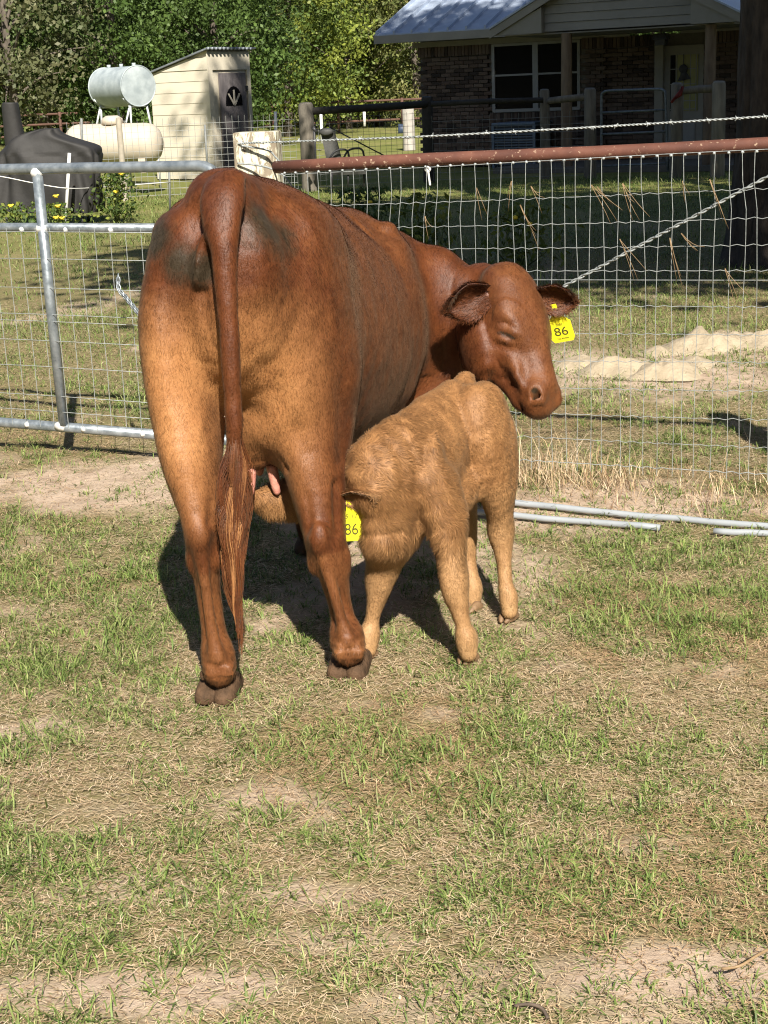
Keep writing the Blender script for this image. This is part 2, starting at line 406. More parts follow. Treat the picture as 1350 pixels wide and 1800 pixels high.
        for a in range(8):
            for b_ in range(a+1, 8):
                if np.abs(cor[a]-cor[b_]).sum() != 1: continue
                fa, fb = val[a], val[b_]; m_ = (fa < 0) != (fb < 0)
                t = np.where(m_, fa/np.where(m_, fa-fb, 1), 0)
                acc += np.where(m_[:, None], cor[a]+t[:, None]*(cor[b_]-cor[a]), 0); num += m_
        V = s.lo + (ijk+acc/num[:, None])*s.h
        Q = []
        for ax in range(3):
            o1, o2 = [(1, 2), (2, 0), (0, 1)][ax]
            sl = [slice(1, -1)]*3; sl[ax] = slice(0, -1); sl2 = list(sl); sl2[ax] = slice(1, None)
            a = neg[tuple(sl)]; b_ = neg[tuple(sl2)]; e = np.argwhere(a != b_); sgn = a[tuple(e.T)]
            e = e+1; e[:, ax] -= 1
            def cell(d1, d2):
                q = e.copy(); q[:, o1] -= d1; q[:, o2] -= d2; return idx[q[:, 0], q[:, 1], q[:, 2]]
            q = np.stack([cell(1, 1), cell(0, 1), cell(0, 0), cell(1, 0)], -1)
            q[~sgn] = q[~sgn][:, ::-1]; Q.append(q)
        Q = np.concatenate(Q)
        E = np.concatenate([Q[:, [0, 1]], Q[:, [1, 2]], Q[:, [2, 3]], Q[:, [3, 0]]])
        for it in range(smooth*2):
            lam = .55 if it % 2 == 0 else -.56
            sm = np.stack([np.bincount(E[:, 0], V[E[:, 1], d], len(V)) for d in range(3)], -1)
            dg = np.bincount(E[:, 0], minlength=len(V))[:, None]
            V = V + lam*(sm/np.maximum(dg, 1)-V)
        return V, Q
def relax(V, Q, w, it):
    E = np.concatenate([Q[:, [0, 1]], Q[:, [1, 2]], Q[:, [2, 3]], Q[:, [3, 0]]]); E = E[w[E[:, 0]] > .01]
    dg = np.maximum(np.bincount(E[:, 0], minlength=len(V)), 1)[:, None]
    for _ in range(it):
        sm = np.stack([np.bincount(E[:, 0], V[E[:, 1], d], len(V)) for d in range(3)], -1)/dg
        V = V+(w*.6)[:, None]*np.where(w[:, None] > .01, sm-V, 0)
    return V
def groove(V, N, line, wdt, dep):
    d = np.full(len(V), 9.0); L = catmull(line, 6)
    for p, q in zip(L[:-1], L[1:]):
        t = np.clip(((V-p)@(q-p))/((q-p)@(q-p)+1e-9), 0, 1); d = np.minimum(d, np.linalg.norm((V-(p+t[:, None]*(q-p)))*np.array([1, .3, 1]), axis=1))
    return V-N*(dep*np.exp(-(d/wdt)**2)*(N[:, 1] < .2))[:, None]
def mesh_normals(V, Q):
    fn = np.cross(V[Q[:, 2]]-V[Q[:, 0]], V[Q[:, 3]]-V[Q[:, 1]])
    N = np.zeros_like(V)
    for k in range(4):
        for d in range(3): N[:, d] += np.bincount(Q[:, k], fn[:, d], len(V))
    return N/(np.linalg.norm(N, axis=1, keepdims=True)+1e-12)
def fur(name, V, Q, Nv, cols, count, flow, length, width, lift, mat, parent, mask=None, seed=1, wave=.25):
    """short hairs rooted on the skin; flow(P,N)->direction, length/lift: arrays from functions of P"""
    rg = np.random.default_rng(seed)
    ar = np.linalg.norm(np.cross(V[Q[:, 2]]-V[Q[:, 0]], V[Q[:, 3]]-V[Q[:, 1]]), axis=1)
    if mask is not None: ar = ar*mask(V[Q].mean(1))
    fi = rg.choice(len(Q), count, p=ar/ar.sum()); w = rg.dirichlet((1, 1, 1, 1), count)
    P = (V[Q[fi]]*w[:, :, None]).sum(1); N = (Nv[Q[fi]]*w[:, :, None]).sum(1); N /= np.linalg.norm(N, axis=1, keepdims=True)
    C = (cols[Q[fi]]*w[:, :, None]).sum(1)
    D = flow(P, N); D = D+rg.normal(0, wave, D.shape)*np.linalg.norm(D, axis=1, keepdims=True); D -= N*(D*N).sum(1, keepdims=True); D /= np.linalg.norm(D, axis=1, keepdims=True)+1e-9
    L = (length(P)*rg.uniform(.6, 1.25, count))[:, None]; lf = (lift(P) if callable(lift) else lift)
    lf = np.broadcast_to(lf, (count,))[:, None]*rg.uniform(.5, 1.4, (count, 1))
    S = np.cross(D, N)*(width*.5)*rg.uniform(.7, 1.3, (count, 1))
    D2 = D+rg.normal(0, wave*.6, D.shape); D2 -= N*(D2*N).sum(1, keepdims=True); D2 /= np.linalg.norm(D2, axis=1, keepdims=True)
    P0 = P-N*.0015; P1 = P+D*L*.5+N*lf*L*.7; P2 = P1+D2*L*.5+N*lf*L*.15
    VV = np.stack([P0-S, P0+S, P1+S*.8, P1-S*.8, P2], 1).reshape(-1, 3)
    o = np.arange(count)[:, None]*5
    tone = rg.uniform(.0, 1.0, (count, 1))
    CC = np.concatenate([C[:, :2], tone], 1)
    me = np_mesh(name, VV, quads=o+np.array([[0, 1, 2, 3]]), tris=o+np.array([[3, 2, 4]]), cols=np.repeat(CC, 5, 0), cname='coat', smooth=True, normals=np.repeat(N+D*.12+rg.normal(0, .12, N.shape), 5, 0))
    return link(name, me, mat, parent)
# ---------------------------------------------------------------- cow
def coat_mat(name, base0, base1, tan0, tan1, mud_dark0, rough=.58, sheen=.05, scale=1.0):
    m, n, l, b = mat_new(name)
    a = n.new('ShaderNodeVertexColor'); a.layer_name = 'coat'; sep = n.new('ShaderNodeSeparateColor'); l.new(a.outputs[0], sep.inputs[0])
    v = coord(n, l)
    nb = noise(n, l, 14*scale, 5, .6, v); nf = noise(n, l, 160*scale, 3, .6, v); nm = noise(n, l, 38*scale, 5, .7, v, .4)
    base = ramp(n, l, nb.outputs[0], [(.3, base0), (.7, base1)]); tn = ramp(n, l, nb.outputs[0], [(.3, tan0), (.7, tan1)])
    def soft(src, nz, lo, hi, amt):
        ad = n.new('ShaderNodeMath'); ad.operation = 'MULTIPLY_ADD'; l.new(nz, ad.inputs[0]); ad.inputs[1].default_value = amt; l.new(src, ad.inputs[2])
        sb = n.new('ShaderNodeMapRange'); sb.inputs[1].default_value = lo+amt*.5; sb.inputs[2].default_value = hi+amt*.5; l.new(ad.outputs[0], sb.inputs[0]); return sb.outputs[0]
    c = mixc(n, l, soft(sep.outputs[0], nm.outputs[0], 0.0, 1.0, .35), base.outputs[0], tn.outputs[0])
    c = mixc(n, l, soft(sep.outputs[1], nm.outputs[0], .25, .75, .6), c, mud_dark0)
    # hair-to-hair tone
    tone = n.new('ShaderNodeMath'); tone.operation = 'MULTIPLY_ADD'; l.new(sep.outputs[2], tone.inputs[0]); tone.inputs[1].default_value = .62; tone.inputs[2].default_value = .69
    hs = n.new('ShaderNodeHueSaturation'); l.new(tone.outputs[0], hs.inputs['Value']); l.new(c, hs.inputs['Color'])
    c = mixc(n, l, .25, hs.outputs[0], nf.outputs[0], 'OVERLAY')
    l.new(c, b.inputs['Base Color']); b.inputs['Roughness'].default_value = rough; b.inputs['Specular IOR Level'].default_value = .38
    b.inputs['Sheen Weight'].default_value = sheen; b.inputs['Sheen Roughness'].default_value = .45; b.inputs['Sheen Tint'].default_value = (1, .75, .5, 1)
    bump(n, l, b, nf.outputs[0], .35, .004)
    return m
cow_coat = coat_mat('red_cow_hair', (.070, .0185, .0050), (.118, .034, .0085), (.31, .135, .048), (.39, .185, .070), (.036, .025, .014), rough=.54)
HOOF = simple('horn_hoof', (.040, .024, .013), (.13, .075, .042), 30, .8, bmp=.6, spec=.25)
CH = math.radians(12.0); cu = np.array([math.sin(CH), math.cos(CH), 0]); cr = np.array([math.cos(CH), -math.sin(CH), 0]); cz = np.array([0, 0, 1.0])
CO = np.array([-.36, 3.80, 0])
def cl(s, r, z): return CO + cu*s + cr*r + cz*z
def cow_local(P): d = P-CO; return d@cu, d@cr, P[:, 2]
HV = .0085
cow_f = Field((-.85, 3.35, -.02), (.80, 5.45, 1.42), HV)
F = cow_f
# trunk: s, zc, half width, half height
tr = [(-.07, 1.12, .075, .13), (-.01, 1.09, .135, .20), (.10, 1.02, .195, .27), (.28, .955, .225, .315), (.50, .865, .266, .358), (.72, .805, .278, .38),
      (.92, .775, .282, .37), (1.10, .77, .262, .35), (1.27, .79, .21, .31), (1.40, .79, .15, .24)]
F.loft([[*cl(s, .0, z), w, h] for s, z, w, h in tr], cr, .02, 4)
# spine ridge and rump
F.loft([[*cl(s, 0, z), .05, .03] for s, z in ((-.02, 1.28), (.10, 1.28), (.3, 1.25), (.6, 1.20), (.9, 1.135), (1.15, 1.095))], cr, .10, 3)
F.blob(cl(-.02, 0, 1.275), (.09, .06, .05), cu, .08)                   # tail head
for sg in (-1, 1):
    F.blob(cl(.25, sg*.17, 1.15), (.12, .06, .09), cu-cz*.2, .14)             # hook bone
    F.blob(cl(-.075, sg*.085, 1.14), (.07, .05, .06), cz, .09)           # pin bone
# shoulders
for sg in (-1, 1):
    F.blob(cl(1.12, sg*.17, .80), (.30, .10, .15), cz+cu*.15, .08)
F.blob(cl(1.12, .05, 1.085), (.13, .06, .045), cu, .08)
# hind legs (points in the place)
def leg(rows, side, k=.035): F.loft([[*atY(px, py, Yy), a, b_] for px, py, Yy, a, b_ in rows], side, k, 4)
fa = np.array([.95, -.30, 0])
leg([(325, 420, 3.83, .075, .10), (322, 490, 3.83, .086, .145), (321, 560, 3.83, .090, .165), (324, 640, 3.82, .088, .165), (329, 720, 3.79, .083, .15), (337, 800, 3.735, .072, .115), (347, 860, 3.70, .062, .092), (354, 910, 3.665, .047, .073), (357, 952, 3.655, .040, .060), (362, 1005, 3.668, .033, .042),
     (369, 1060, 3.678, .030, .036), (376, 1110, 3.678, .031, .037), (382, 1145, 3.665, .042, .046), (385, 1168, 3.66, .044, .047), (386, 1178, 3.658, .042, .044)], fa, .045)
leg([(475, 430, 3.93, .09, .13), (505, 490, 3.96, .125, .17), (526, 560, 3.97, .144, .205), (537, 640, 3.98, .142, .222), (543, 715, 3.97, .121, .20), (551, 790, 3.92, .090, .145), (558, 850, 3.88, .074, .11), (567, 915, 3.84, .058, .085), (573, 955, 3.81, .052, .070), (585, 1000, 3.81, .042, .05),
     (595, 1050, 3.825, .031, .038), (603, 1088, 3.82, .032, .039), (609, 1115, 3.80, .045, .049), (612, 1134, 3.79, .045, .048), (614, 1142, 3.787, .043, .045)], fa, .05)
F.blob(atY(351, 938, 3.602), (.034, .024, .022), cz, .018); F.blob(atY(336, 985, 3.65), (.03, .012, .02), cz, .02); F.blob(atY(384, 980, 3.65), (.03, .012, .02), cz, .02)      # points of hock
F.blob(atY(561, 946, 3.748), (.036, .027, .024), cz, .018); F.blob(atY(548, 990, 3.80), (.03, .012, .02), cz, .02); F.blob(atY(607, 985, 3.81), (.035, .013, .02), cz, .02)
# gastrocnemius tendon ridge down the back of the lower leg
F.loft([[*atY(352, 955, 3.605), .017, .017], [*atY(361, 1030, 3.618), .014, .014], [*atY(372, 1105, 3.624), .015, .015], [*atY(381, 1155, 3.622), .024, .020]], fa, .007)
F.loft([[*atY(564, 965, 3.755), .019, .018], [*atY(585, 1035, 3.760), .015, .015], [*atY(600, 1090, 3.764), .016, .016], [*atY(609, 1125, 3.758), .026, .022]], fa, .007)
for c_ in ((371, 1180, 3.622), (402, 1178, 3.622), (597, 1148, 3.745), (631, 1146, 3.75)): F.blob(atY(*c_), (.014, .014, .016), cz, .015)   # dew claw seats
# forelegs (stand behind the calf)
for sg, s0 in ((-1, 1.13), (1, 1.06)):
    F.loft([[*cl(s0+.05, sg*.15, .62), .075, .11], [*cl(s0+.03, sg*.145, .50), .058, .08], [*cl(s0+.03, sg*.14, .37), .047, .055], [*cl(s0+.02, sg*.14, .22), .034, .038], [*cl(s0+.02, sg*.14, .12), .043, .046], [*cl(s0+.05, sg*.14, .07), .045, .048]], cr, .035)
# udder and belly fold
ud = cl(.22, .05, .68)
F.blob(ud, (.17, .12, .10), cu, .05)
F.blob(cl(.14, -.005, .645), (.085, .06, .07), cz, .03); F.blob(cl(.15, .085, .64), (.085, .055, .07), cz, .03)
F.loft([[*cl(.42, .17, .60), .02, .08], [*cl(.32, .19, .64), .016, .08], [*cl(.22, .19, .70), .016, .06]], cr, .02)   # flank fold
# neck: from the shoulders round to the poll
P_poll = atY(893, 500, 4.86)
nk = [([*cl(1.12, .02, .80)], .23, .30), ([*cl(1.27, .11, .79)], .19, .285), ([*atY(745, 555, 5.09)], .155, .235), ([*atY(800, 560, 5.08)], .125, .20), ([*atY(850, 545, 5.02)], .105, .16), ([*atY(888, 540, 4.94)], .09, .125)]
F.loft([[*p, a, b_] for p, a, b_ in nk], [cr, cr*.8-cu*.6, (-.3, -.95, 0), (-.1, -1, 0), (-.1, -1, 0), (-.3, -.9, 0)], .05, 5)
# dewlap
F.loft([[*atY(765, 650, 5.02), .035, .09], [*atY(740, 700, 5.00), .045, .10], [*atY(715, 740, 4.98), .05, .1]], (0, -1, 0), .07)
# head
hA = atY(912, 492, 4.87); hB = atY(972, 706, 4.67)          # poll to muzzle, along the face
hx = hB-hA; HL = np.linalg.norm(hx); hx /= HL
PH = math.radians(50); hn = np.array([math.sin(PH), -math.cos(PH), .0]); hn -= hx*(hn@hx); hn /= np.linalg.norm(hn)      # forehead normal
hq = np.cross(hn, hx); hq = hq if hq[0] < 0 else -hq       # towards the cow's right cheek
def hp(t, q, nn): return hA + hx*(t*HL) + hq*q + hn*nn
# skull loft: t along face, centre depth behind forehead, half width, half depth
sk = [(.0, -.05, .075, .075), (.10, -.07, .100, .105), (.22, -.09, .114, .128), (.36, -.10, .112, .132), (.50, -.092, .094, .115), (.64, -.072, .073, .086), (.78, -.058, .062, .065), (.89, -.055, .068, .059), (.97, -.056, .062, .049)]
F.loft([[*hp(t, 0, c_), w, d] for t, c_, w, d in sk], hq, .03, 5)
F.blob(hp(-.02, 0, -.05), (.07, .05, .045), hq, .05)                          # poll
F.loft([[*hp(.05, 0, -.005), .05, .02], [*hp(.3, 0, .010), .05, .018], [*hp(.6, 0, .002), .035, .018], [*hp(.85, 0, .000), .032, .016]], hq, .05)   # face ridge
for sg in (-1, 1):
    F.loft([[*hp(.06, sg*.055, -.020), .03, .022], [*hp(.22, sg*.074, -.014), .032, .024], [*hp(.36, sg*.074, -.018), .03, .022], [*hp(.5, sg*.055, -.016), .024, .02]], hq, .04)
    F.blob(hp(.33, sg*.098, -.030), (.06, .013, .020), hx+hn*.2-hq*sg*.1, .05)                 # brow
    F.blob(hp(.62, sg*.076, -.060), (.10, .014, .018), hx+hn*.1, .035)        # cheek bone line
    F.blob(hp(.42, sg*.080, -.175), (.12, .034, .085), hx, .05)                 # jaw muscle
    F.blob(hp(.92, sg*.046, -.020), (.036, .030, .026), hx, .018)                 # nostril wing
    F.blob(hp(.50, sg*.118, -.025), (.05, .016, .022), hx, .03, sub=True)        # hollow before the eye
F.loft([[*hp(.30, 0, -.22), .055, .035], [*hp(.55, 0, -.17), .05, .03], [*hp(.78, 0, -.122), .05, .028], [*hp(.91, 0, -.108), .052, .022]], hq, .035)   # lower jaw
F.loft([[*hp(.72, .060, -.112), .006, .006], [*hp(.82, .075, -.100), .006, .006], [*hp(.90, .072, -.092), .006, .006], [*hp(.97, .050, -.088), .006, .006], [*hp(.995, .01, -.086), .005, .005]], hn, .008, sub=True)  # mouth
for sg in (-1, 1):
    F.loft([[*hp(.92, sg*.066, -.016), .008, .012], [*hp(.95, sg*.060, -.018), .011, .016], [*hp(.975, sg*.048, -.028), .011, .016], [*hp(.985, sg*.038, -.042), .007, .011]], hx, .006, sub=True)   # nostril
    F.blob(hp(.985, sg*.058, -.040), (.020, .009, .009), hn, .010)          # rim below the nostril
    F.loft([[*hp(.40, sg*.116, -.058), .004, .007], [*hp(.445, sg*.116, -.038), .004, .007], [*hp(.495, sg*.100, -.018), .004, .006]], hx, .006, sub=True)   # shut eye
    F.loft([[*hp(.43, sg*.110, -.072), .008, .006], [*hp(.475, sg*.109, -.050), .009, .007], [*hp(.52, sg*.094, -.030), .006, .005]], hx, .016)          # lower lid
    F.loft([[*hp(.37, sg*.107, -.064), .007, .005], [*hp(.405, sg*.110, -.036), .009, .007], [*hp(.465, sg*.098, -.010), .006, .005]], hx, .018)          # upper lid
# tail stem hangs behind the rump
TAIL = [(402, 318, 3.70, .046, .028), (393, 348, 3.645, .056, .036), (391, 390, 3.61, .047, .034), (394, 440, 3.585, .034, .030), (398, 520, 3.565, .029, .027), (403, 600, 3.555, .025, .024), (408, 680, 3.555, .021, .021), (412, 750, 3.555, .020, .019), (414, 830, 3.565, .012, .012), (416, 900, 3.57, .007, .007)]
F.loft([[*atY(px, py, Yy), a, b_] for px, py, Yy, a, b_ in TAIL], fa, .02, 4)
# vulva fold and the cleft between the thighs
F.loft([[*atY(362, 420, 3.64), .012, .020], [*atY(353, 460, 3.635), .017, .024], [*atY(349, 496, 3.642), .010, .02]], fa, .03)
F.loft([[*atY(355, 445, 3.612), .002, .008], [*atY(349, 500, 3.615), .002, .008]], fa, .01, sub=True)
F.loft([[*atY(350, 520, 3.62), .006, .03], [*atY(358, 600, 3.625), .007, .03], [*atY(374, 670, 3.625), .007, .03]], fa, .025, sub=True)
V, Q = cow_f.mesh(3)
ls, lr, lz = cow_local(V)
V = relax(V, Q, np.clip((ls-.10)/.08, 0, 1)*np.clip((.85-ls)/.15, 0, 1)*np.clip((lz-.80)/.18, 0, 1)*np.clip((lr-.02)/.06, 0, 1), 320)
# wrinkles of the neck and folds in the skin, as fine relief
Nn = mesh_normals(V, Q)
ls, lr, lz = cow_local(V)
ang = (V[:, 0]-.0)*46 + (V[:, 2])*9 + 2.2*fbm(V[:, 0], V[:, 2], 5, 3, 3)
cor_ = np.exp(-((lz-.105)/.035)**2)*(ls < .25); V += Nn*(.0028*np.sin(lz*2*np.pi/.019+3*fbm(V[:, 0], V[:, 1], 18, 2, 4))*cor_)[:, None]
wn_ = np.clip((V[:, 0]+.02)/.12, 0, 1)*np.clip((.42-V[:, 0])/.1, 0, 1)*np.clip((V[:, 1]-4.7)/.15, 0, 1)*(V[:, 2] > .6)
V += Nn*(np.sin(ang)*.0065*wn_)[:, None]
V += Nn*((fbm(ls*1.0+lr, lz, 9, 3, 9)-.5)*.012*np.clip(lz*2-.6, 0, 1)*(1-wn_)*(V[:, 1] < 4.75))[:, None]
for line, wd_, dp_ in (([(352, 540, 3.62), (362, 600, 3.62), (380, 660, 3.63), (398, 720, 3.66)], .006, .011), ([(432, 715, 3.75), (455, 768, 3.78), (480, 800, 3.8), (502, 824, 3.82)], .007, .012),
        ([(566, 560, 3.9), (590, 640, 3.92), (600, 720, 3.92), (598, 800, 3.9)], .022, .011), ([(326, 752, 3.62), (343, 738, 3.6), (358, 705, 3.6)], .006, .006), ([(276, 560, 3.8), (282, 640, 3.78), (300, 740, 3.72)], .022, .008),
        ([(374, 850, 3.62), (371, 920, 3.6)], .010, .010), ([(592, 850, 3.82), (592, 930, 3.8)], .012, .012), ([(540, 865, 3.8), (548, 930, 3.78)], .010, .010), ([(442, 335, 3.75), (462, 395, 3.78), (470, 465, 3.8)], .030, .012),
        ([(626, 430, 4.3), (640, 480, 4.33), (650, 530, 4.36)], .05, .007), ([(336, 962, 3.62), (336, 1000, 3.62), (345, 1050, 3.64)], .006, .006), ([(470, 640, 3.75), (500, 720, 3.78), (540, 790, 3.8)], .03, .008), ([(520, 480, 3.9), (560, 520, 3.95), (600, 600, 4.0)], .03, .006),
        ([(866, 578, 4.75), (885, 566, 4.72), (912, 580, 4.7)], .004, .004), ([(876, 612, 4.74), (898, 618, 4.71), (922, 622, 4.68)], .004, .004), ([(918, 632, 4.68), (905, 662, 4.68), (897, 695, 4.67)], .005, -.004), ([(850, 560, 4.75), (862, 610, 4.75), (880, 650, 4.73)], .008, .006), ([(930, 520, 4.72), (940, 580, 4.68), (950, 650, 4.66)], .012, .005)):
    V = groove(V, Nn, [atY(*q) for q in line], wd_, dp_)
Nn = mesh_normals(V, Q)
ls, lr, lz = cow_local(V)
# coat: tan weighted to rear-facing skin of the thighs and inner legs, grey-brown mud on the pins
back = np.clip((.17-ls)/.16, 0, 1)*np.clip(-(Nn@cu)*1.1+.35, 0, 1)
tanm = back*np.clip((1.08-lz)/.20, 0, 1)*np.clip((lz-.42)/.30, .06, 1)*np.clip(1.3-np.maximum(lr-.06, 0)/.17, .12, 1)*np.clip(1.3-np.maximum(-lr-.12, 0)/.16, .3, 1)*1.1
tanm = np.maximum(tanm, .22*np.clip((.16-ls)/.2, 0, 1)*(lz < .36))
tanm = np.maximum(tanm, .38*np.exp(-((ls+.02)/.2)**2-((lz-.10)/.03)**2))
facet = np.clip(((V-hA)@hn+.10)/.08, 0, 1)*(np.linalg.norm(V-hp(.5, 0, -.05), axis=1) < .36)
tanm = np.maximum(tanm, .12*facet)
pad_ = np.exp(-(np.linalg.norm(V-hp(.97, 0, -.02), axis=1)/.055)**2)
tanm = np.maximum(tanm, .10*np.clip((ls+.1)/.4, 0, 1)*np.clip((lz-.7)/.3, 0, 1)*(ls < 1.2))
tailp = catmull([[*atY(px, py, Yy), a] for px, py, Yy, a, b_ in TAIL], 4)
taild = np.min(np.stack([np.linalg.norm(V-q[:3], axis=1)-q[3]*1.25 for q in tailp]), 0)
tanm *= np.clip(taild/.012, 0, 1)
mud_dark = np.zeros(len(V))
for (px, py, Yy, rr) in ((294, 425, 3.75, .052), (325, 462, 3.70, .046), (446, 412, 3.73, .066), (476, 428, 3.81, .052), (350, 470, 3.65, .042)):
    mud_dark = np.maximum(mud_dark, np.clip(1.35-np.linalg.norm(V-atY(px, py, Yy), axis=1)/rr*.75, 0, 1))
mud_dark = np.maximum(mud_dark*(Nn@cu < .3), .35*pad_)
eyl = catmull([hp(.40, .114, -.058), hp(.445, .114, -.038), hp(.495, .099, -.018)], 8); mud_dark = np.maximum(mud_dark, np.exp(-(np.min(np.stack([np.linalg.norm(V-q, axis=1) for q in eyl]), 0)/.007)**2))  # same mask also darkens the line of the shut eye
nsl = catmull([hp(.92, .066, -.016), hp(.95, .060, -.018), hp(.975, .048, -.028), hp(.985, .038, -.042)], 6); mud_dark = np.maximum(mud_dark, np.exp(-(np.min(np.stack([np.linalg.norm(V-q, axis=1) for q in nsl]), 0)/.013)**4))  # and darkens the hollow of the nostril
ccol = np.stack([np.clip(tanm, 0, 1), mud_dark, np.full(len(V), .5)], -1)
cow = empty('cow', tuple(CO)); cow_inv = Matrix.Translation(-Vector(CO))
def cow_part(o): o.matrix_parent_inverse = cow_inv; return o
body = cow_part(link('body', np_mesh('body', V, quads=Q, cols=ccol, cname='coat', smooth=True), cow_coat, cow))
tag(cow, 'large red-brown cow seen from behind, head turned back over her calf', 'cow')
def cow_flow(P, N):
    s_, r_, z_ = cow_local(P)
    D = np.where(((s_ < .12))[:, None], -cz*1.0-cu*.1, -cu*.75-cz*.65)
    headm = (P[:, 0] > .28)
    return np.where(headm[:, None], hx*.8-hn*.4, D)
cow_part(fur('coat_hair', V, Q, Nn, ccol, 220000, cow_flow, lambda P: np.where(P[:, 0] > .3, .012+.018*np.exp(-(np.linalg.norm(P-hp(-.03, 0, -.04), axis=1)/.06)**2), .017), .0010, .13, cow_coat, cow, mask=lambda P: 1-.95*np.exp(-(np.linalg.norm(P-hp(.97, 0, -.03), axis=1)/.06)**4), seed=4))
# hooves: two claws each
def claw_pair(c, fwd, w, name, mat, parent, fix, dew=True):
    fwd = fwd/np.linalg.norm(fwd); sd = np.array([fwd[1], -fwd[0], 0]); k = w/.052
    f = Field(A3(c)-np.array([.13, .13, .01])*k, A3(c)+np.array([.13, .13, .09])*k, .0042*k)
    for sg in (-1, 1):
        o = A3(c)+sd*(sg*w*.52)
        f.loft([[*(o-fwd*.050*k+cz*.014*k), .029*k, .030*k], [*(o-fwd*.035*k+cz*.020*k), .030*k, .034*k], [*(o+fwd*.0*k+cz*.026*k), .029*k, .042*k], [*(o+fwd*.05*k+cz*.024*k), .024*k, .026*k], [*(o+fwd*.085*k+cz*.012*k+sd*(-sg*.004)), .012*k, .012*k]], sd, .006*k)
        if dew: f.blob(o-fwd*.052*k+cz*.078*k, (.014*k, .010*k, .010*k), cz, .004)
    Vh, Qh = f.mesh(2); Vh[:, 2] = np.maximum(Vh[:, 2], .001)
    o = link(name, np_mesh(name, Vh, quads=Qh, smooth=True), mat, parent); return fix(o)
for c_ in (atZ(388, 1222), atZ(617, 1180)): claw_pair(c_, cu, .050, 'hoof', HOOF, cow, cow_part)
for sg, s0 in ((-1, 1.13), (1, 1.06)): claw_pair(cl(s0+.07, sg*.14, 0), cu, .050, 'hoof', HOOF, cow, cow_part)
# teats
TEAT = simple('pink_teat_skin', (.50, .20, .15), (.62, .29, .22), 60, .5, bmp=.3)
for (px, py, Yy, qx, qy) in ((476, 826, 3.95, 488, 870), (441, 830, 3.92, 440, 872), (453, 812, 4.03, 457, 836), (500, 806, 4.08, 506, 836)):
    a_, b_ = atY(px, py-14, Yy), atY(qx, qy, Yy)
    T = [a_+(b_-a_)*t for t in (0, .25, .5, .75, .92, 1)]
    cow_part(MB().tube(T, [.017, .0150, .0140, .0125, .010, .004], 12).build('teat', TEAT, cow, True))
# ears
EARIN = simple('ear_inner_skin', (.05, .02, .012), (.14, .055, .036), 30, .6)
def ear(parent, fix, base, tip, nrm, W, cup, coat, col, hair, seed, mat, nhair=2500, tilt=0.0):
    base, tip = A3(base), A3(tip); ax_ = tip-base; L = np.linalg.norm(ax_); ax_ /= L
    nrm = A3(nrm); nrm -= ax_*(nrm@ax_); nrm /= np.linalg.norm(nrm); sd = np.cross(ax_, nrm)
    nu, nv = 16, 11; P = np.zeros((2, nu, nv, 3))
    for i in range(nu):
        t = i/(nu-1); w = W*(max(math.sin(math.pi*min(.10+t*.89, 1)**.95), 0)**.5*.97+.03)*(.62+.38*min(1, t*2.2))
        for j in range(nv):
            v_ = -1+2*j/(nv-1)
            q = base+ax_*L*(t-.05*v_*v_)+sd*w*v_+nrm*(cup*(v_*v_-.55)*min(1, .3+w/W)-.06*L*t*t*tilt)
            P[0, i, j] = q+nrm*.0005; P[1, i, j] = q-nrm*(.009*(1-v_*v_*.85))
    Vv = P.reshape(-1, 3); id_ = np.arange(2*nu*nv).reshape(2, nu, nv); Qf = []
    for i in range(nu-1):
        for j in range(nv-1):
            Qf.append((id_[0, i, j], id_[0, i, j+1], id_[0, i+1, j+1], id_[0, i+1, j])); Qf.append((id_[1, i, j], id_[1, i+1, j], id_[1, i+1, j+1], id_[1, i, j+1]))
        Qf.append((id_[0, i, 0], id_[0, i+1, 0], id_[1, i+1, 0], id_[1, i, 0])); Qf.append((id_[0, i, nv-1], id_[1, i, nv-1], id_[1, i+1, nv-1], id_[0, i+1, nv-1]))
    for j in range(nv-1):
        Qf.append((id_[0, nu-1, j], id_[0, nu-1, j+1], id_[1, nu-1, j+1], id_[1, nu-1, j]))
    Qf = np.array(Qf); 
    if (mesh_normals(Vv, Qf)[id_[0, 8, 5]]@nrm) < 0: Qf = Qf[:, ::-1]
    Nr = mesh_normals(Vv, Qf); cc = np.tile(np.array(col), (len(Vv), 1))
    e = fix(link('ear', np_mesh('ear', Vv, quads=Qf, cols=cc, cname='coat', smooth=True), mat, parent))
    fr = fur('ear_hair', Vv, Qf, Nr, cc, nhair, lambda P_, N_: np.tile(ax_*.8, (len(P_), 1))+(P_-base-np.outer((P_-base)@ax_, ax_))*6, lambda P_: np.full(len(P_), hair), .0016, .35, coat, e, seed=seed, wave=.35)
    fr.matrix_parent_inverse = e.matrix_parent_inverse if False else Matrix.Identity(4)
    fr.matrix_parent_inverse = fix_sub
    return e
fix_sub = Matrix.Identity(4)

ear(cow, cow_part, atY(860, 514, 4.79), atY(786, 548, 4.73), (.15, -1.0, -.10), .058, .040, cow_coat, (.0, .25, .10), .026, 5, EARIN, 5200, .5)
ear(cow, cow_part, atY(940, 517, 4.87), atY(1013, 533, 4.85), (-.25, -.85, -.30), .052, .030, cow_coat, (.05, .1, .10), .022, 6, EARIN, 4200, .5)
LASH = simple('dark_lash', (.02, .01, .006), (.03, .015, .01), 20, .6)
la = MB()
for k in range(13):
    u_ = k/12; p = hp(.405+.085*u_, .118-.012*u_, -.056+.040*u_); la.tube([p, p+hx*.006+hq*.005, p+hx*.013+hq*.005], [.0006, .0005, .0002], 4)
cow_part(la.build('eyelashes', LASH, cow))
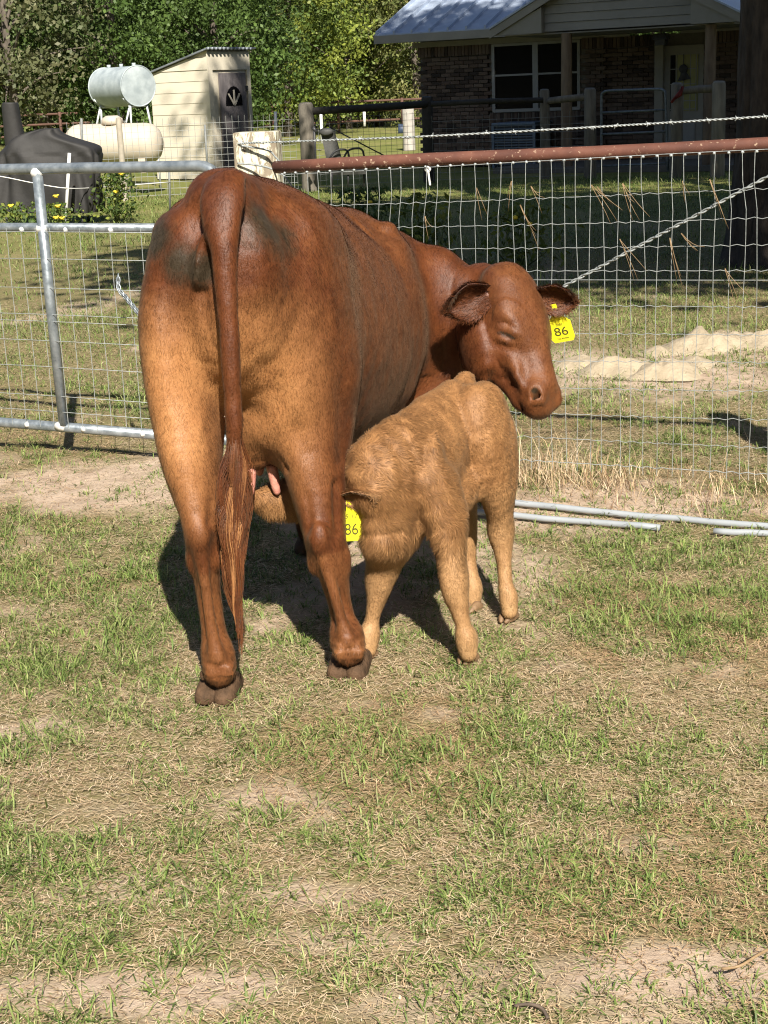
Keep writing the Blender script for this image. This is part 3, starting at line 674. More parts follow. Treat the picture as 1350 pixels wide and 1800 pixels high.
# tail switch: long hairs from the lower tail
rg = np.random.default_rng(12); NL, NS = 90, 60; N = NL*NS
tl = catmull([[*atY(px, py, Yy)] for px, py, Yy in ((410, 715, 3.552), (412, 770, 3.552), (414, 830, 3.56), (416, 900, 3.57))], 6)
seg = 12; VS = np.zeros((N, seg, 2, 3)); CS = np.zeros((N, 3))
swz = [atY(px, py, 3.565) for px, py in ((412, 740), (416, 800), (413, 870), (408, 940), (409, 1000), (416, 1060), (423, 1130))]
def swc(z): zs = np.array([q[2] for q in swz])[::-1]; return np.stack([np.interp(z, zs, np.array([q[k] for q in swz])[::-1]) for k in (0, 1)], -1)
for L_ in range(NL):
    r0 = tl[rg.integers(0, len(tl))]; off = rg.normal(0, 1, 2)*np.array([.0155, .011]); zend = rg.choice([rg.uniform(.22, .30), rg.uniform(.30, .44), rg.uniform(.42, .6)], p=[.18, .46, .36])
    ph, fq, am = rg.uniform(0, 6.28), rg.uniform(7, 14), rg.uniform(.003, .010); pal = rg.choice([0., .10, .35, .85], p=[.62, .26, .08, .04])
    for k in range(NS):
        i = L_*NS+k; o2 = off+rg.normal(0, .006, 2); st_ = r0+rg.normal(0, .0055, 3)*np.array([1, .7, 2.5]); ze = zend+rg.normal(0, .03)
        z = np.linspace(st_[2], min(ze, st_[2]-.08), seg); t = np.linspace(0, 1, seg)
        c_ = swc(z)+o2*(np.sin(np.pi*np.clip(t*.95+.04, 0, 1))*(1-.42*t*t))[:, None]+np.stack([am*np.sin(ph+z*fq*3), am*.5*np.cos(ph+z*fq*2)], -1)*t[:, None]
        c_ = c_*np.clip(t*2.6, 0, 1)[:, None]+st_[:2]*(1-np.clip(t*2.6, 0, 1))[:, None]
        w = .00085*(1-.5*t)
        VS[i, :, 0] = np.stack([c_[:, 0]-w, c_[:, 1], z], -1); VS[i, :, 1] = np.stack([c_[:, 0]+w, c_[:, 1]-w*.4, z], -1)
        CS[i] = (np.clip(pal+rg.normal(0, .08), 0, 1), .5*(pal < .3)*rg.random(), rg.uniform(.0, .75))
o = np.arange(N)[:, None, None]*(seg*2); r_ = np.arange(seg-1)[None, :, None]*2
Qs = (o+r_+np.array([0, 1, 3, 2])[None, None]).reshape(-1, 4)
cow_part(link('tail_switch', np_mesh('tail_switch', VS.reshape(-1, 3), quads=Qs, cols=np.repeat(CS, seg*2, 0), cname='coat', smooth=True), cow_coat, cow))
# ---------------------------------------------------------------- calf
calf_coat = coat_mat('tan_calf_hair', (.20, .093, .033), (.335, .168, .064), (.37, .215, .095), (.45, .28, .138), (.10, .05, .025), rough=.6, sheen=.08, scale=1.6)
ku = np.array([-.487, -.874, 0]); kl_ = np.array([.874, -.487, 0]); KO = np.array([.13, 4.08, 0])
def kc(s, l_, z): return KO+ku*s+kl_*l_+cz*z
F = Field((-.45, 3.68, -.01), (.52, 4.62, .80), .0065)
F.loft([[*kc(s, -.02, z), w, h] for s, z, w, h in ((-.29, .605, .052, .07), (-.24, .58, .082, .112), (-.13, .545, .098, .136), (0, .518, .108, .146), (.10, .50, .104, .146), (.19, .48, .086, .13), (.25, .46, .055, .085))], kl_, .02, 4)
F.loft([[*kc(s, -.02, z), .03, .022] for s, z in ((-.27, .665), (-.12, .66), (.02, .64), (.14, .615))], kl_, .06, 3)
F.blob(kc(-.285, -.02, .692), (.045, .020, .022), ku, .025)                 # tail head
F.loft([[*kc(-.29, -.025, .68), .018, .018], [*kc(-.335, -.03, .62), .015, .015], [*kc(-.345, -.035, .5), .011, .011], [*kc(-.34, -.04, .38), .013, .013], [*kc(-.34, -.04, .30), .006, .006]], kl_, .015)
for sg in (-1, 1):
    F.blob(kc(-.19, -.02+sg*.078, .638), (.05, .020, .024), ku, .022)
    F.blob(kc(-.28, -.02+sg*.045, .60), (.03, .018, .022), cz, .03)
    F.blob(kc(.13, -.02+sg*.088, .50), (.13, .032, .060), cz-ku*.25, .022)
def kleg(rows, k=.03): F.loft([[*atY(px, py, Yy), a, b_] for px, py, Yy, a, b_ in rows], kl_, k, 4)
kleg([(768, 850, 3.94, .055, .085), (784, 910, 3.91, .050, .072), (793, 970, 3.885, .037, .049), (797, 1024, 3.866, .039, .043), (807, 1066, 3.862, .026, .029), (815, 1098, 3.858, .0200, .0225), (820, 1122, 3.856, .030, .033), (824, 1148, 3.853, .025, .027)])
kleg([(690, 930, 3.95, .055, .07), (677, 985, 3.945, .047, .055), (668, 1022, 3.945, .039, .043), (661, 1060, 3.945, .026, .029), (654, 1092, 3.945, .0205, .023), (649, 1116, 3.94, .029, .031), (646, 1140, 3.932, .025, .027)])
kleg([(842, 715, 4.225, .070, .10), (852, 755, 4.215, .074, .112), (864, 805, 4.205, .066, .100), (874, 855, 4.21, .051, .073), (879, 900, 4.225, .037, .052), (880, 932, 4.235, .039, .048), (884, 972, 4.22, .025, .029), (888, 1018, 4.20, .0205, .023), (892, 1046, 4.19, .028, .030), (895, 1074, 4.182, .024, .026)], .012)
F.blob(atY(876, 918, 4.27), (.03, .016, .016), cz, .02)
kleg([(790, 800, 4.37, .06, .10), (808, 880, 4.36, .048, .065), (817, 930, 4.37, .035, .044), (822, 980, 4.36, .026, .028), (827, 1012, 4.34, .024, .025), (830, 1032, 4.33, .029, .03), (831, 1054, 4.322, .024, .026)])
F.blob(kc(-.06, .07, .40), (.12, .03, .05), ku-cz*.35, .05)     # flank fold
# brisket, neck and head (reaching under the udder)
F.blob(kc(.20, -.02, .36), (.09, .065, .07), ku, .06)
nkk = [(kc(.12, -.02, .52), .085, .125), (kc(.20, -.045, .525), .078, .115), ((-.015, 3.925, .520), .070, .098), ((-.06, 3.965, .510), .062, .083), ((-.10, 3.985, .500), .060, .074)]
F.loft([[*p, a, b_] for p, a, b_ in nkk], [kl_, kl_, (.55, -.8, 0), (.25, -.95, 0), (.1, -1, 0)], .04, 4)
hh0, hh1 = np.array([-.085, 3.985, .505]), np.array([-.325, 4.005, .462])
ax_ = hh1-hh0; ksd = np.array([-.08, -1, 0])
F.loft([[*(hh0+ax_*t-cz*dz), w, h] for t, dz, w, h in ((0, 0, .058, .066), (.2, .005, .064, .072), (.42, .012, .056, .064), (.65, .018, .043, .050), (.85, .018, .042, .043), (1.0, .018, .040, .036))], ksd, .03, 4)
F.loft([[*(hh0+ax_*.15-cz*.06), .035, .035], [*(hh0+ax_*.5-cz*.07), .030, .025], [*(hh0+ax_*.9-cz*.052), .034, .02]], ksd, .03)
V, Q = F.mesh(3); Nn = mesh_normals(V, Q)
rl = (V-KO)@ku; rz = V[:, 2]
wr = np.clip((rl-.10)/.08, 0, 1)*np.clip((rz-.42)/.05, 0, 1)
V += Nn*((np.sin(rl*170+6*fbm(V[:, 0], V[:, 2], 14, 3, 5)+rz*30)*.0016)*wr + (fbm(V[:, 0]*1.3+V[:, 1], rz, 16, 3, 8)-.5)*.009)[:, None]
Nn = mesh_normals(V, Q)
V = groove(V, Nn, [atY(838, 690, 4.2), atY(850, 750, 4.18), atY(853, 810, 4.16), atY(842, 862, 4.14)], .009, .012)
V = groove(V, Nn, [atY(742, 780, 4.0), atY(722, 840, 3.95), atY(735, 905, 3.9)], .02, .008)
V = groove(V, Nn, [atY(640, 937, 3.85), atY(670, 932, 3.84), atY(705, 934, 3.84)], .010, .007)
Nn = mesh_normals(V, Q)
pale = np.clip((.40-rz)/.12, 0, 1)*.55+np.clip((.12-rz)/.08, 0, 1)*.35
pale = np.maximum(pale, .5*np.exp(-((rz-.38)/.05)**2)*np.clip(-(Nn@cz)+.3, 0, 1))
kcol = np.stack([np.clip(pale, 0, 1), np.zeros(len(V)), np.full(len(V), .5)], -1)
calf = empty('calf', tuple(KO)); kinv = Matrix.Translation(-Vector(KO))
def kpart(o): o.matrix_parent_inverse = kinv; return o
kpart(link('body', np_mesh('body', V, quads=Q, cols=kcol, cname='coat', smooth=True), calf_coat, calf))
tag(calf, 'small tan calf nursing under the cow, with a yellow tag in its ear', 'calf')
def kflow(P, N):
    D = -ku*.75-cz*.65
    return np.where((P[:, 2] < .40)[:, None], -cz*1.0+0*P, np.tile(D, (len(P), 1)))+1.7*np.stack([vnoise(P[:, 0]+P[:, 1], P[:, 2], 32, 1)-.5, vnoise(P[:, 0], P[:, 2], 36, 2)-.5, vnoise(P[:, 1], P[:, 2], 34, 3)-.5], -1)
def klen(P):
    r_ = (P-KO)@ku
    return .0085+.011*np.clip((r_-.02)/.1, 0, 1)*np.clip((P[:, 2]-.28)/.1, 0, 1)+.013*np.clip((r_-.08)/.1, 0, 1)*np.exp(-((P[:, 2]-.35)/.06)**2)-.002*(P[:, 2] < .25)
kpart(fur('coat_hair', V, Q, Nn, kcol, 130000, kflow, klen, .0012, .28, calf_coat, calf, seed=9, wave=.18))
KHOOF = simple('pale_calf_hoof', (.12, .07, .035), (.26, .16, .085), 40, .6, bmp=.3)
for px, py in ((823, 1162), (645, 1155), (894, 1089), (831, 1072)): claw_pair(atZ(px, py), ku, .0225, 'hoof', KHOOF, calf, kpart, False)
KEARIN = simple('calf_ear_skin', (.28, .14, .07), (.42, .24, .13), 30, .6)
ear(calf, kpart, atY(600, 876, 3.86), atY(662, 878, 3.80), (.0, -.9, -.42), .032, .016, calf_coat, (.3, .0, .5), .016, 15, KEARIN, 2200, .3)
ear(calf, kpart, (-.085, 4.045, .53), (.0, 4.10, .52), (.0, .5, -.6), .038, .018, calf_coat, (.3, .0, .5), .014, 16, KEARIN, 1200, .3)
# ---------------------------------------------------------------- ear tags
TAGY = simple('yellow_tag_plastic', (.80, .72, .02), (.84, .78, .03), 5, .45); TAGI = simple('tag_ink', (.05, .05, .01), (.09, .08, .02), 20, .6)
def text_mesh(txt, size, mat, extrude=.0003, shear=0.0):
    cv = bpy.data.curves.new('numeral', 'FONT'); cv.body = txt; cv.size = size; cv.align_x = 'CENTER'; cv.align_y = 'CENTER'; cv.extrude = extrude; cv.shear = shear
    o = bpy.data.objects.new('tmp_text', cv); COL.objects.link(o)
    dg = bpy.context.evaluated_depsgraph_get(); me = bpy.data.meshes.new_from_object(o.evaluated_get(dg)); 
    bpy.data.objects.remove(o); me.materials.clear(); me.materials.append(mat); return me
def ear_tag(parent, pinv, M, w, h, rows, label):
    """tag hangs in local XY: neck at the top, plate below; M local->world"""
    pts = [(-.13*w, .5*h), (.13*w, .5*h), (.15*w, .24*h), (.5*w, .02*h), (.5*w, -.40*h), (.40*w, -.5*h), (-.40*w, -.5*h), (-.5*w, -.40*h), (-.5*w, .02*h), (-.15*w, .24*h)]
    t = MB().prism([(x, y, -.001) for x, y in pts], (0, 0, .002)).build('ear_tag', TAGY, parent); t['label'] = label
    t.matrix_parent_inverse = pinv; t.matrix_basis = M
    b_ = MB().tube([(0, .40*h, -.004), (0, .40*h, .004)], .085*w, 12).build('tag_button', TAGI if rows[0][0] == '-' else TAGY, t)
    for txt, y, sz, sx, sh in rows:
        o = link('tag_number', text_mesh(txt, sz, TAGI, shear=sh), None, t); o.location = (0, y, .0012); o.scale = (sx, 1, 1)
def frame(o, right, upv):
    x = Vector(right).normalized(); y = Vector(upv); y = (y-x*y.dot(x)).normalized(); z = x.cross(y)
    m_ = Matrix((x, y, z)).transposed().to_4x4(); m_.translation = Vector(o); return m_
c0 = atY(982, 568, 4.885)
ear_tag(cow, cow_inv, frame(c0, (.90, -.40, .20), (-.24, -.25, 1)), .080, .135, [('86', -.031, .042, 1.15, 0), ('2007', -.006, .010, 1.1, 0), ('TAG 890 0056', -.055, .0065, 1, 0)], 'yellow ear tag numbered 86')
c1 = atY(617, 915, 3.862)
ear_tag(calf, kinv, frame(c1, (1, .05, .0), (.02, -.10, 1)), .078, .116, [('86', -.026, .046, .82, 0), ('5-11', .012, .018, 1, .25)], 'yellow ear tag numbered 86 with a small date above')
# ---------------------------------------------------------------- gate, pipe fence, wires, things on the ground
def galv(name, c0=(.42, .46, .50), c1=(.62, .66, .70), rough=.38, metal=.75, scale=25):
    m, n, l, b = mat_new(name); v = coord(n, l)
    t = noise(n, l, scale, 5, .6, v); r = ramp(n, l, t.outputs[0], [(.35, c0), (.65, c1)]); l.new(r.outputs[0], b.inputs['Base Color'])
    b.inputs['Metallic'].default_value = metal; rr = ramp(n, l, t.outputs[0], [(.3, (rough-.1,)*3), (.7, (rough+.15,)*3)]); l.new(rr.outputs[0], b.inputs['Roughness'])
    bump(n, l, b, t.outputs[0], .08, .003); return m
GALV = galv('galvanised_tube', (.20, .235, .265), (.34, .38, .41), .36, .55); WIRE = galv('galvanised_wire', (.27, .295, .295), (.42, .445, .44), .5, .3, 60)
WELD = galv('weld_bead', (.55, .56, .56), (.78, .78, .76), .5, .3, 120)
m, n, l, b = mat_new('rusty_pipe'); v = coord(n, l, 'Object', (1, 1, 1))
t1 = noise(n, l, 46, 6, .75, v, .3); t2 = noise(n, l, 7, 4, .6, v); t3 = noise(n, l, 160, 4, .7, v)
rust = ramp(n, l, t2.outputs[0], [(.3, (.075, .027, .018)), (.55, (.12, .045, .029)), (.75, (.17, .068, .043))])
fl = ramp(n, l, t1.outputs[0], [(.60, (0, 0, 0)), (.63, (1, 1, 1))])
l.new(mixc(n, l, fl.outputs[0], rust.outputs[0], (.38, .26, .18)), b.inputs['Base Color']); b.inputs['Roughness'].default_value = .7
bump(n, l, b, t3.outputs[0], .25, .003); RUST = m
def P(px, py, Yy): return A3(atY(px, py, Yy))
# gate -------------------------------------------------------------
g0 = np.array([-3.0, 7.45, 0]); g1 = np.array([-.612, 6.2, 0]); gd = g1-g0; GL = np.linalg.norm(gd); gd /= GL
def gp(t, z, off=0): return g1-gd*t+cz*z+np.array([gd[1], -gd[0], 0])*off
def perp(t): return t
gate = empty('farm_gate', tuple(gp(0, 0))); ginv = Matrix.Translation(-Vector(gp(0, 0)))
def gpart(o): o.matrix_parent_inverse = ginv; return o
tag(gate, 'galvanised tube farm gate with welded wire mesh, left of the cow', 'gate')
corner = [gp(.10*(1-math.sin(a))-.02, 1.248-.10*(1-math.cos(a))) for a in np.linspace(0, math.pi/2, 7)]
gpart(MB().tube([gp(GL, 1.248), gp(1.4, 1.249), gp(.5, 1.248)]+corner+[gp(-.02, .7), gp(-.02, .125)], .0225, 14).build('frame_tube', GALV, gate, True))
gpart(MB().tube([gp(GL, 1.003), gp(-.02, 1.003)], .0185, 14).build('rail', GALV, gate, True))
gpart(MB().tube([gp(GL, .127), gp(-.02, .127)], .0225, 14).build('rail', GALV, gate, True))
tup = [(P(62, 292, 6.60)-gp(0, 0))@(-gd)]
for tt in (tup[0], tup[0]+1.35):
    gpart(MB().tube([gp(tt, 1.235, .01), gp(tt-.004, .7, .012), gp(tt-.012, .14, .01)], .0225, 14).build('upright', GALV, gate, True))
    for z_ in (1.232, 1.0, .135): gpart(MB().ico(gp(tt, z_, .012), .030, 2, (1, .8, .8), .12).build('weld', WELD, gate, True))
tv = -.02+.079; k = 0
vm = MB().tube([(0, 0, 0), (.002, .001, .3), (-.001, 0, .6), (0, 0, .875)], .0014, 5).mesh('vertical_wire'); vm.materials.append(WIRE)
while tv < GL-.05:
    o = gpart(link('vertical_wire', vm, None, gate)); o.location = tuple(gp(tv, .127, .0235)-np.array([0, 0, 0])); o.matrix_parent_inverse = ginv
    if k % 3 == 0: gpart(MB().ico(gp(tv, .995, .016), .0135, 1, (1, 1, 1), .15).build('weld', WELD, gate, True))
    if k % 4 == 1: gpart(MB().ico(gp(tv, .130, .018), .0145, 1, (1, 1, 1), .15).build('weld', WELD, gate, True))
    tv += .079; k += 1
for z_ in (.985, .87, .745, .63, .60, .515, .40, .27, .20):
    gpart(MB().tube([gp(GL, z_+.004, .026), gp(GL*.6, z_-.002, .026), gp(1.0, z_+.002, .026), gp(-.02, z_, .026)], .0014, 5).build('horizontal_wire', WIRE, gate, True))
# gate chain end and its latch loop
ch = MB()
cp = [P(208, 486, 6.28), P(209, 508, 6.27), P(222, 524, 6.25), P(235, 540, 6.22), P(247, 555, 6.19), P(262, 572, 6.16)]
cp = list(catmull(cp, 4))
for i in range(len(cp)-1):
    a_, b_ = cp[i], cp[i+1]; mid = (a_+b_)/2; d_ = (b_-a_)/np.linalg.norm(b_-a_); L_ = .017
    s_ = np.cross(d_, (0, 1, 0)) if i % 2 else np.array([0, 1., 0]); s_ /= np.linalg.norm(s_)
    ring = [mid+d_*L_*math.cos(q)+s_*.008*math.sin(q) for q in np.linspace(0, 2*math.pi, 9)]
    ch.tube(ring, .0028, 5, False)
o = ch.build('gate_chain', GALV, None, True); tag(o, 'short steel chain hanging on the gate mesh beside the cow', 'chain')
# painted timber post at the gate ---------------------------------------
m, n, l, b = mat_new('peeling_painted_timber'); v = coord(n, l, 'Object', (1, 1, .3))
t1 = noise(n, l, 24, 7, .75, v, .5); t2 = noise(n, l, 12, 5, .7, v)
w_ = ramp(n, l, t2.outputs[0], [(.3, (.16, .13, .09)), (.7, (.30, .25, .18))]); p_ = ramp(n, l, t2.outputs[0], [(.35, (.52, .52, .40)), (.65, (.66, .64, .50))])
fl = ramp(n, l, t1.outputs[0], [(.47, (0, 0, 0)), (.53, (1, 1, 1))])
l.new(mixc(n, l, fl.outputs[0], w_.outputs[0], p_.outputs[0]), b.inputs['Base Color']); b.inputs['Roughness'].default_value = .85; bump(n, l, b, t1.outputs[0], .5, .006)
PEEL = m
pb = P(453, 250, 6.62); pr = Matrix.Rotation(math.radians(-6), 3, 'Z')
o = MB().box((0, 0, .69), (.185, .15, 1.39), pr, 1.0, .008).build('gate_post', PEEL); o.location = (pb[0], pb[1], -.02); auto_smooth(o)
tag(o, 'thick timber gate post with peeling pale paint behind the cow', 'post')
# pipe fence with woven wire ----------------------------------------------
f0 = np.array([-.385, 6.31, 0]); f1 = np.array([2.75, 4.70, 0]); fd = f1-f0; FL = np.linalg.norm(fd); fd /= FL; fn = np.array([fd[1], -fd[0], 0])
def fp(t, z, off=0): return f0+fd*t+cz*z+fn*off
def ztop(t): return 1.228+.026*t
fence = empty('pipe_fence', tuple(fp(0, 0))); finv = Matrix.Translation(-Vector(fp(0, 0)))
def fpart(o): o.matrix_parent_inverse = finv; return o
tag(fence, 'woven wire stock fence hung on a rusty pipe top rail, right of the cow', 'fence')
fpart(MB().tube([fp(t, ztop(t)+.003*math.sin(t*3)) for t in np.linspace(0, FL, 14)], .0245, 16).build('top_rail', RUST, fence, True))
rz_ = [1.205, 1.075, .98, .89, .80, .765, .665, .56, .46, .36, .26, .16, .06]
rnd = random.Random(5)
for z_ in rz_:
    pts = []; N = 120
    for i in range(N+1):
        t = .03+(FL-.03)*i/N; crimp = .0035*math.sin(t*2*math.pi/.125*2) if z_ not in (1.205, .765) else 0
        pts.append(fp(t, z_+.026*t+crimp+.006*math.sin(t*1.7+z_*9), .030))
    fpart(MB().tube(pts, .0013 if z_ > .1 else .0016, 5, False).build('horizontal_wire', WIRE, fence, True))
t = .06
while t < FL-.05:
    ph, am = rnd.uniform(0, 6.28), rnd.uniform(.002, .007); lean = rnd.gauss(0, .006)
    pts = [fp(t+am*math.sin(ph+z_*6)+lean*(1.2-z_)+(.012 if z_ > 1.1 else 0)*math.sin(t*2.4), z_+.026*t, .0325+.002*math.sin(ph+z_*4)) for z_ in np.linspace(.03, 1.205, 13)]
    fpart(MB().tube(pts, .0012, 5, False).build('vertical_wire', WIRE, fence, True))
    fpart(MB().ico(fp(t+.012*math.sin(t*2.4), 1.205+.026*t, .031), .0058, 1, (1.2, 1, 1), .2).build('wire_knot', WIRE, fence, True))
    t += .0515+rnd.gauss(0, .0015)
# end post of the fence stands just out of the picture to the right
WOOD = simple('grey_fence_timber', (.13, .115, .09), (.30, .26, .20), 18, .85, bmp=.5, bscale=60, stretch=(1, 1, .15))
o = MB().tube([(0, 0, -.02), (0, 0, .7), (.01, 0, 1.33), (.01, 0, 1.36)], [.085, .08, .078, .06], 14).build('brace_post', WOOD, None, False); auto_smooth(o, 50); o.location = tuple(fp(2.42, 0, -.13)); tag(o, 'round timber brace post at the right end of the pipe fence', 'post')
# twisted diagonal brace wire
br = MB(); a_, b_ = fp(.98, .50, .040)+0, fp(2.40, 1.30, .0)
a_ = P(960, 520, fp(.98, 0)[1]-.03); b_ = P(1440, 262, fp(2.15, 0)[1]-.05)
for q in range(2):
    pts = []
    for i in range(161):
        u_ = i/160; p = a_+(b_-a_)*u_; an = u_*95+q*math.pi; pts.append(p+np.array([0, math.cos(an), math.sin(an)])*.0042)
    br.tube(pts, .0034, 5, False)
o = br.build('brace_wire', WIRE, None, True); tag(o, 'twisted diagonal brace wire rising to the right across the fence mesh', 'wire')
# barbed wire above the rail
def barbed(name, pts, barbs, label, r=.0024):
    pts = catmull(pts, 10); b_ = MB()
    for q in range(2):
        L = []
        for i, p in enumerate(np.repeat(pts, 1, 0)): L.append(p)
        seg_ = np.array([np.interp(np.linspace(0, len(L)-1, len(L)*9), range(len(L)), np.array(L)[:, k]) for k in range(3)]).T
        an = np.arange(len(seg_))*.9+q*math.pi
        b_.tube(seg_+np.stack([0*an, np.cos(an), np.sin(an)], -1)*r*.9, r, 5, False)
    if barbs:
        d_ = np.linalg.norm(np.diff(pts, axis=0), axis=1).cumsum(); tot = d_[-1]; x = barbs*.4
        while x < tot:
            i = int(np.searchsorted(d_, x)); p = pts[min(i, len(pts)-1)]
            for q in range(4):
                dv = np.array([rnd.uniform(-1, 1), rnd.uniform(-.6, .6), rnd.uniform(-1, 1)]); dv /= np.linalg.norm(dv); b_.tube([p-dv*.002, p+dv*.013], [r*.9, r*.35], 4)
            for ex in (-.004, 0, .004): b_.ico(p+np.array([ex, 0, 0]), r*2.1, 1)
            x += barbs
    o = b_.build(name, WIRE, None, True); tag(o, label, 'wire'); return o
barbed('barbed_wire', [P(418, 252, 6.55), P(560, 247, 6.30), P(760, 239, 6.02), P(1000, 226, 5.78), P(1200, 214, 5.58), P(1420, 200, 5.38)], .105, 'barbed wire strand stretched just above the rusty pipe rail')
barbed('smooth_wire', [P(418, 287, 6.54), P(450, 290, 6.50), P(478, 297, 6.44), P(500, 310, 6.38), P(528, 350, 6.32)], 0, 'slack twisted wire tying the painted gate post to the fence', .0026)
barbed('smooth_wire', [P(425, 256, 6.53), P(470, 264, 6.50), P(484, 276, 6.46), P(492, 285, 6.42)], 0, 'dark wire looped round the painted gate post below the barbed strand', .0026)
o = MB().tube(list(catmull([P(751, 293, 5.98), P(756, 297, 5.98), P(752, 302, 5.98), P(747, 297, 5.98), P(752, 300, 5.975), P(754, 312, 5.975), P(756, 326, 5.975)], 5)), .0042, 6).build('fence_clip', simple('white_plastic', (.75, .75, .72), (.82, .82, .8), 10, .4), None, True)
tag(o, 'white plastic clip hanging under the rusty rail', 'clip')
# pine straw caught in the mesh
STRAW = simple('pine_straw', (.20, .125, .06), (.34, .235, .13), 60, .6)
for i, (px, py, n_, ln_, an) in enumerate([(934, 327, 3, .11, 58), (900, 318, 2, .15, 95), (915, 360, 3, .2, 60), (1040, 325, 3, .17, 50), (1050, 328, 2, .15, 52), (1095, 322, 4, .2, 66), (1200, 318, 2, .1, 70), (1248, 315, 3, .2, 62), (1090, 420, 3, .17, 62), (1178, 418, 3, .2, 70), (1198, 410, 3, .14, 55), (1275, 472, 3, .16, 52), (748, 380, 3, .13, 75), (838, 330, 2, .12, 75)]):
    t_ = (px-480)/870*2.0; b_ = MB(); p0 = None
    d = _fw+_rt*((px-675)/FPX)-_up*((py-900)/FPX); N_ = fn; tt = ((f0+fn*.045-_C)@N_)/(d@N_); p0 = _C+d*tt
    for k in range(n_):
        bend = rnd.uniform(-1, 1); a2 = math.radians(an+rnd.gauss(0, 7)); L_ = ln_*rnd.uniform(.6, .95)
        pts = [p0+fd*math.cos(a2)*L_*u_+cz*(-math.sin(a2)*L_*u_-.05*u_*u_*bend)+fn*.008*math.sin(u_*3+k) for u_ in np.linspace(0, 1, 5)]
        b_.tube(pts, [.0010, .0010, .0009, .0008, .0005], 4)
    tag(b_.build('pine_straw_cluster', STRAW, None, True), 'brown pine needle cluster caught in the wire fence mesh', 'pine needles', 'pine needle clusters caught in the fence')
# plastic pipes on the ground
PVC = simple('white_pvc', (.25, .275, .30), (.34, .365, .39), 6, .5)
def ground_pipe(a, b_, r, label, sagp=.0):
    a, b_ = A3(atZ(*a, r)), A3(atZ(*b_, r)); pts = [a+(b_-a)*u_+cz*(float(hgt(np.array([(a+(b_-a)*u_)[0]]), np.array([(a+(b_-a)*u_)[1]]))[0])*.5+.004) for u_ in np.linspace(0, 1, 12)]
    tag(MB().tube(pts, r, 14).build('plastic_pipe', PVC, None, True), label, 'pipe')
ground_pipe((830, 876), (1420, 936), .012, 'longer white plastic pipe lying in the grass nearest the fence')
ground_pipe((800, 896), (1160, 928), .0115, 'thinner white plastic pipe lying in the grass behind the calf')
ground_pipe((1255, 934), (1460, 950), .0115, 'short white plastic pipe lying in the grass at the right edge')
# sand mounds thrown up beyond the fence
SAND = simple('pale_sand', (.29, .235, .16), (.42, .35, .25), 14, .95, bmp=1.0, bscale=45)
for i, (px, py, rx, ry, h_, lab) in enumerate([(1235, 612, .22, .20, .13, 'tallest pale sand mound beyond the fence'), (1330, 606, .26, .2, .09, 'pale sand mound at the right edge beyond the fence'), (1165, 655, .17, .16, .09, 'rounded pale sand mound in front of the tallest one'),
        (1085, 650, .18, .16, .085, 'pale sand mound in the middle of the low row'), (1020, 640, .14, .13, .06, 'leftmost small sand mound beyond the fence, nearest the cow\'s face'), (1225, 640, .13, .12, .055, 'low sand heap just under the tallest mound'), (1160, 618, .12, .1, .04, 'low flat sand heap left of the tallest mound')]):
    c_ = atZ(px, py); nn = 22; th = np.linspace(0, 2*np.pi, nn, endpoint=False); rr = np.linspace(0, 1, 9)
    Vm = [(0, 0, h_*.9)]; Fm = []
    for a in rr[1:]:
        for k, q in enumerate(th):
            wob = 1+.22*(vnoise(np.array([math.cos(q)*2+i*7]), np.array([math.sin(q)*2]), 1)[0]-.5)*2
            x_, y_ = math.cos(q)*rx*a*wob*1.25, math.sin(q)*ry*a*wob*1.25
            Vm.append((x_, y_, h_*.95*(1-a**1.7)**1.2+.055*h_/.1*(fbm(np.array([x_+i]), np.array([y_]), 11, 3, 4)[0]-.5)*(1-a*a)*2-.012))
    for k in range(nn): Fm.append((0, 1+k, 1+(k+1) % nn))
    for a in range(7):
        for k in range(nn): Fm.append((1+a*nn+k, 1+(a+1)*nn+k, 1+(a+1)*nn+(k+1) % nn, 1+a*nn+(k+1) % nn))
    o = MB().add(Vm, Fm).build('sand_mound', SAND, None, True); o.location = (c_[0], c_[1], 0); tag(o, lab, 'sand mound', 'sand mounds beyond the fence')
# dry weeds standing along the fence foot, and a fallen twig
N = 2300; t_ = np.where(RNG.random(N) < .4, RNG.normal(1.05, .28, N), RNG.uniform(.3, FL, N)); of = RNG.normal(0, .14, N)-.02
x = f0[0]+fd[0]*t_+fn[0]*of; y = f0[1]+fd[1]*t_+fn[1]*of
tag(blades('dry_weeds', x, y, hgt(x, y), RNG.uniform(0, 6.28, N), RNG.uniform(.04, .20, N)*np.where(RNG.random(N) < .2, 1.4, .7), RNG.uniform(.0016, .0034, N), RNG.uniform(.05, .7, N), pick(DRY, N), straw_mat, curl=.35), 'tall dry weeds along the foot of the wire fence', 'weeds', kind='stuff')
TW = simple('twig_bark', (.06, .045, .035), (.15, .11, .08), 40, .8)
o = MB().tube(list(catmull([atZ(905, 1768, .006), atZ(930, 1765, .012), atZ(952, 1772, .010), atZ(963, 1790, .004)], 4)), .0032, 6).build('twig', TW, None, True); tag(o, 'dark curved twig lying on the bare soil near the bottom edge', 'twig')
o = MB().tube(list(catmull([atZ(1268, 1703, .004), atZ(1300, 1698, .012), atZ(1330, 1680, .012), atZ(1352, 1668, .006)], 4)), .0028, 6).build('twig', STRAW, None, True); tag(o, 'pale bent twig on the sandy patch at the lower right', 'twig')
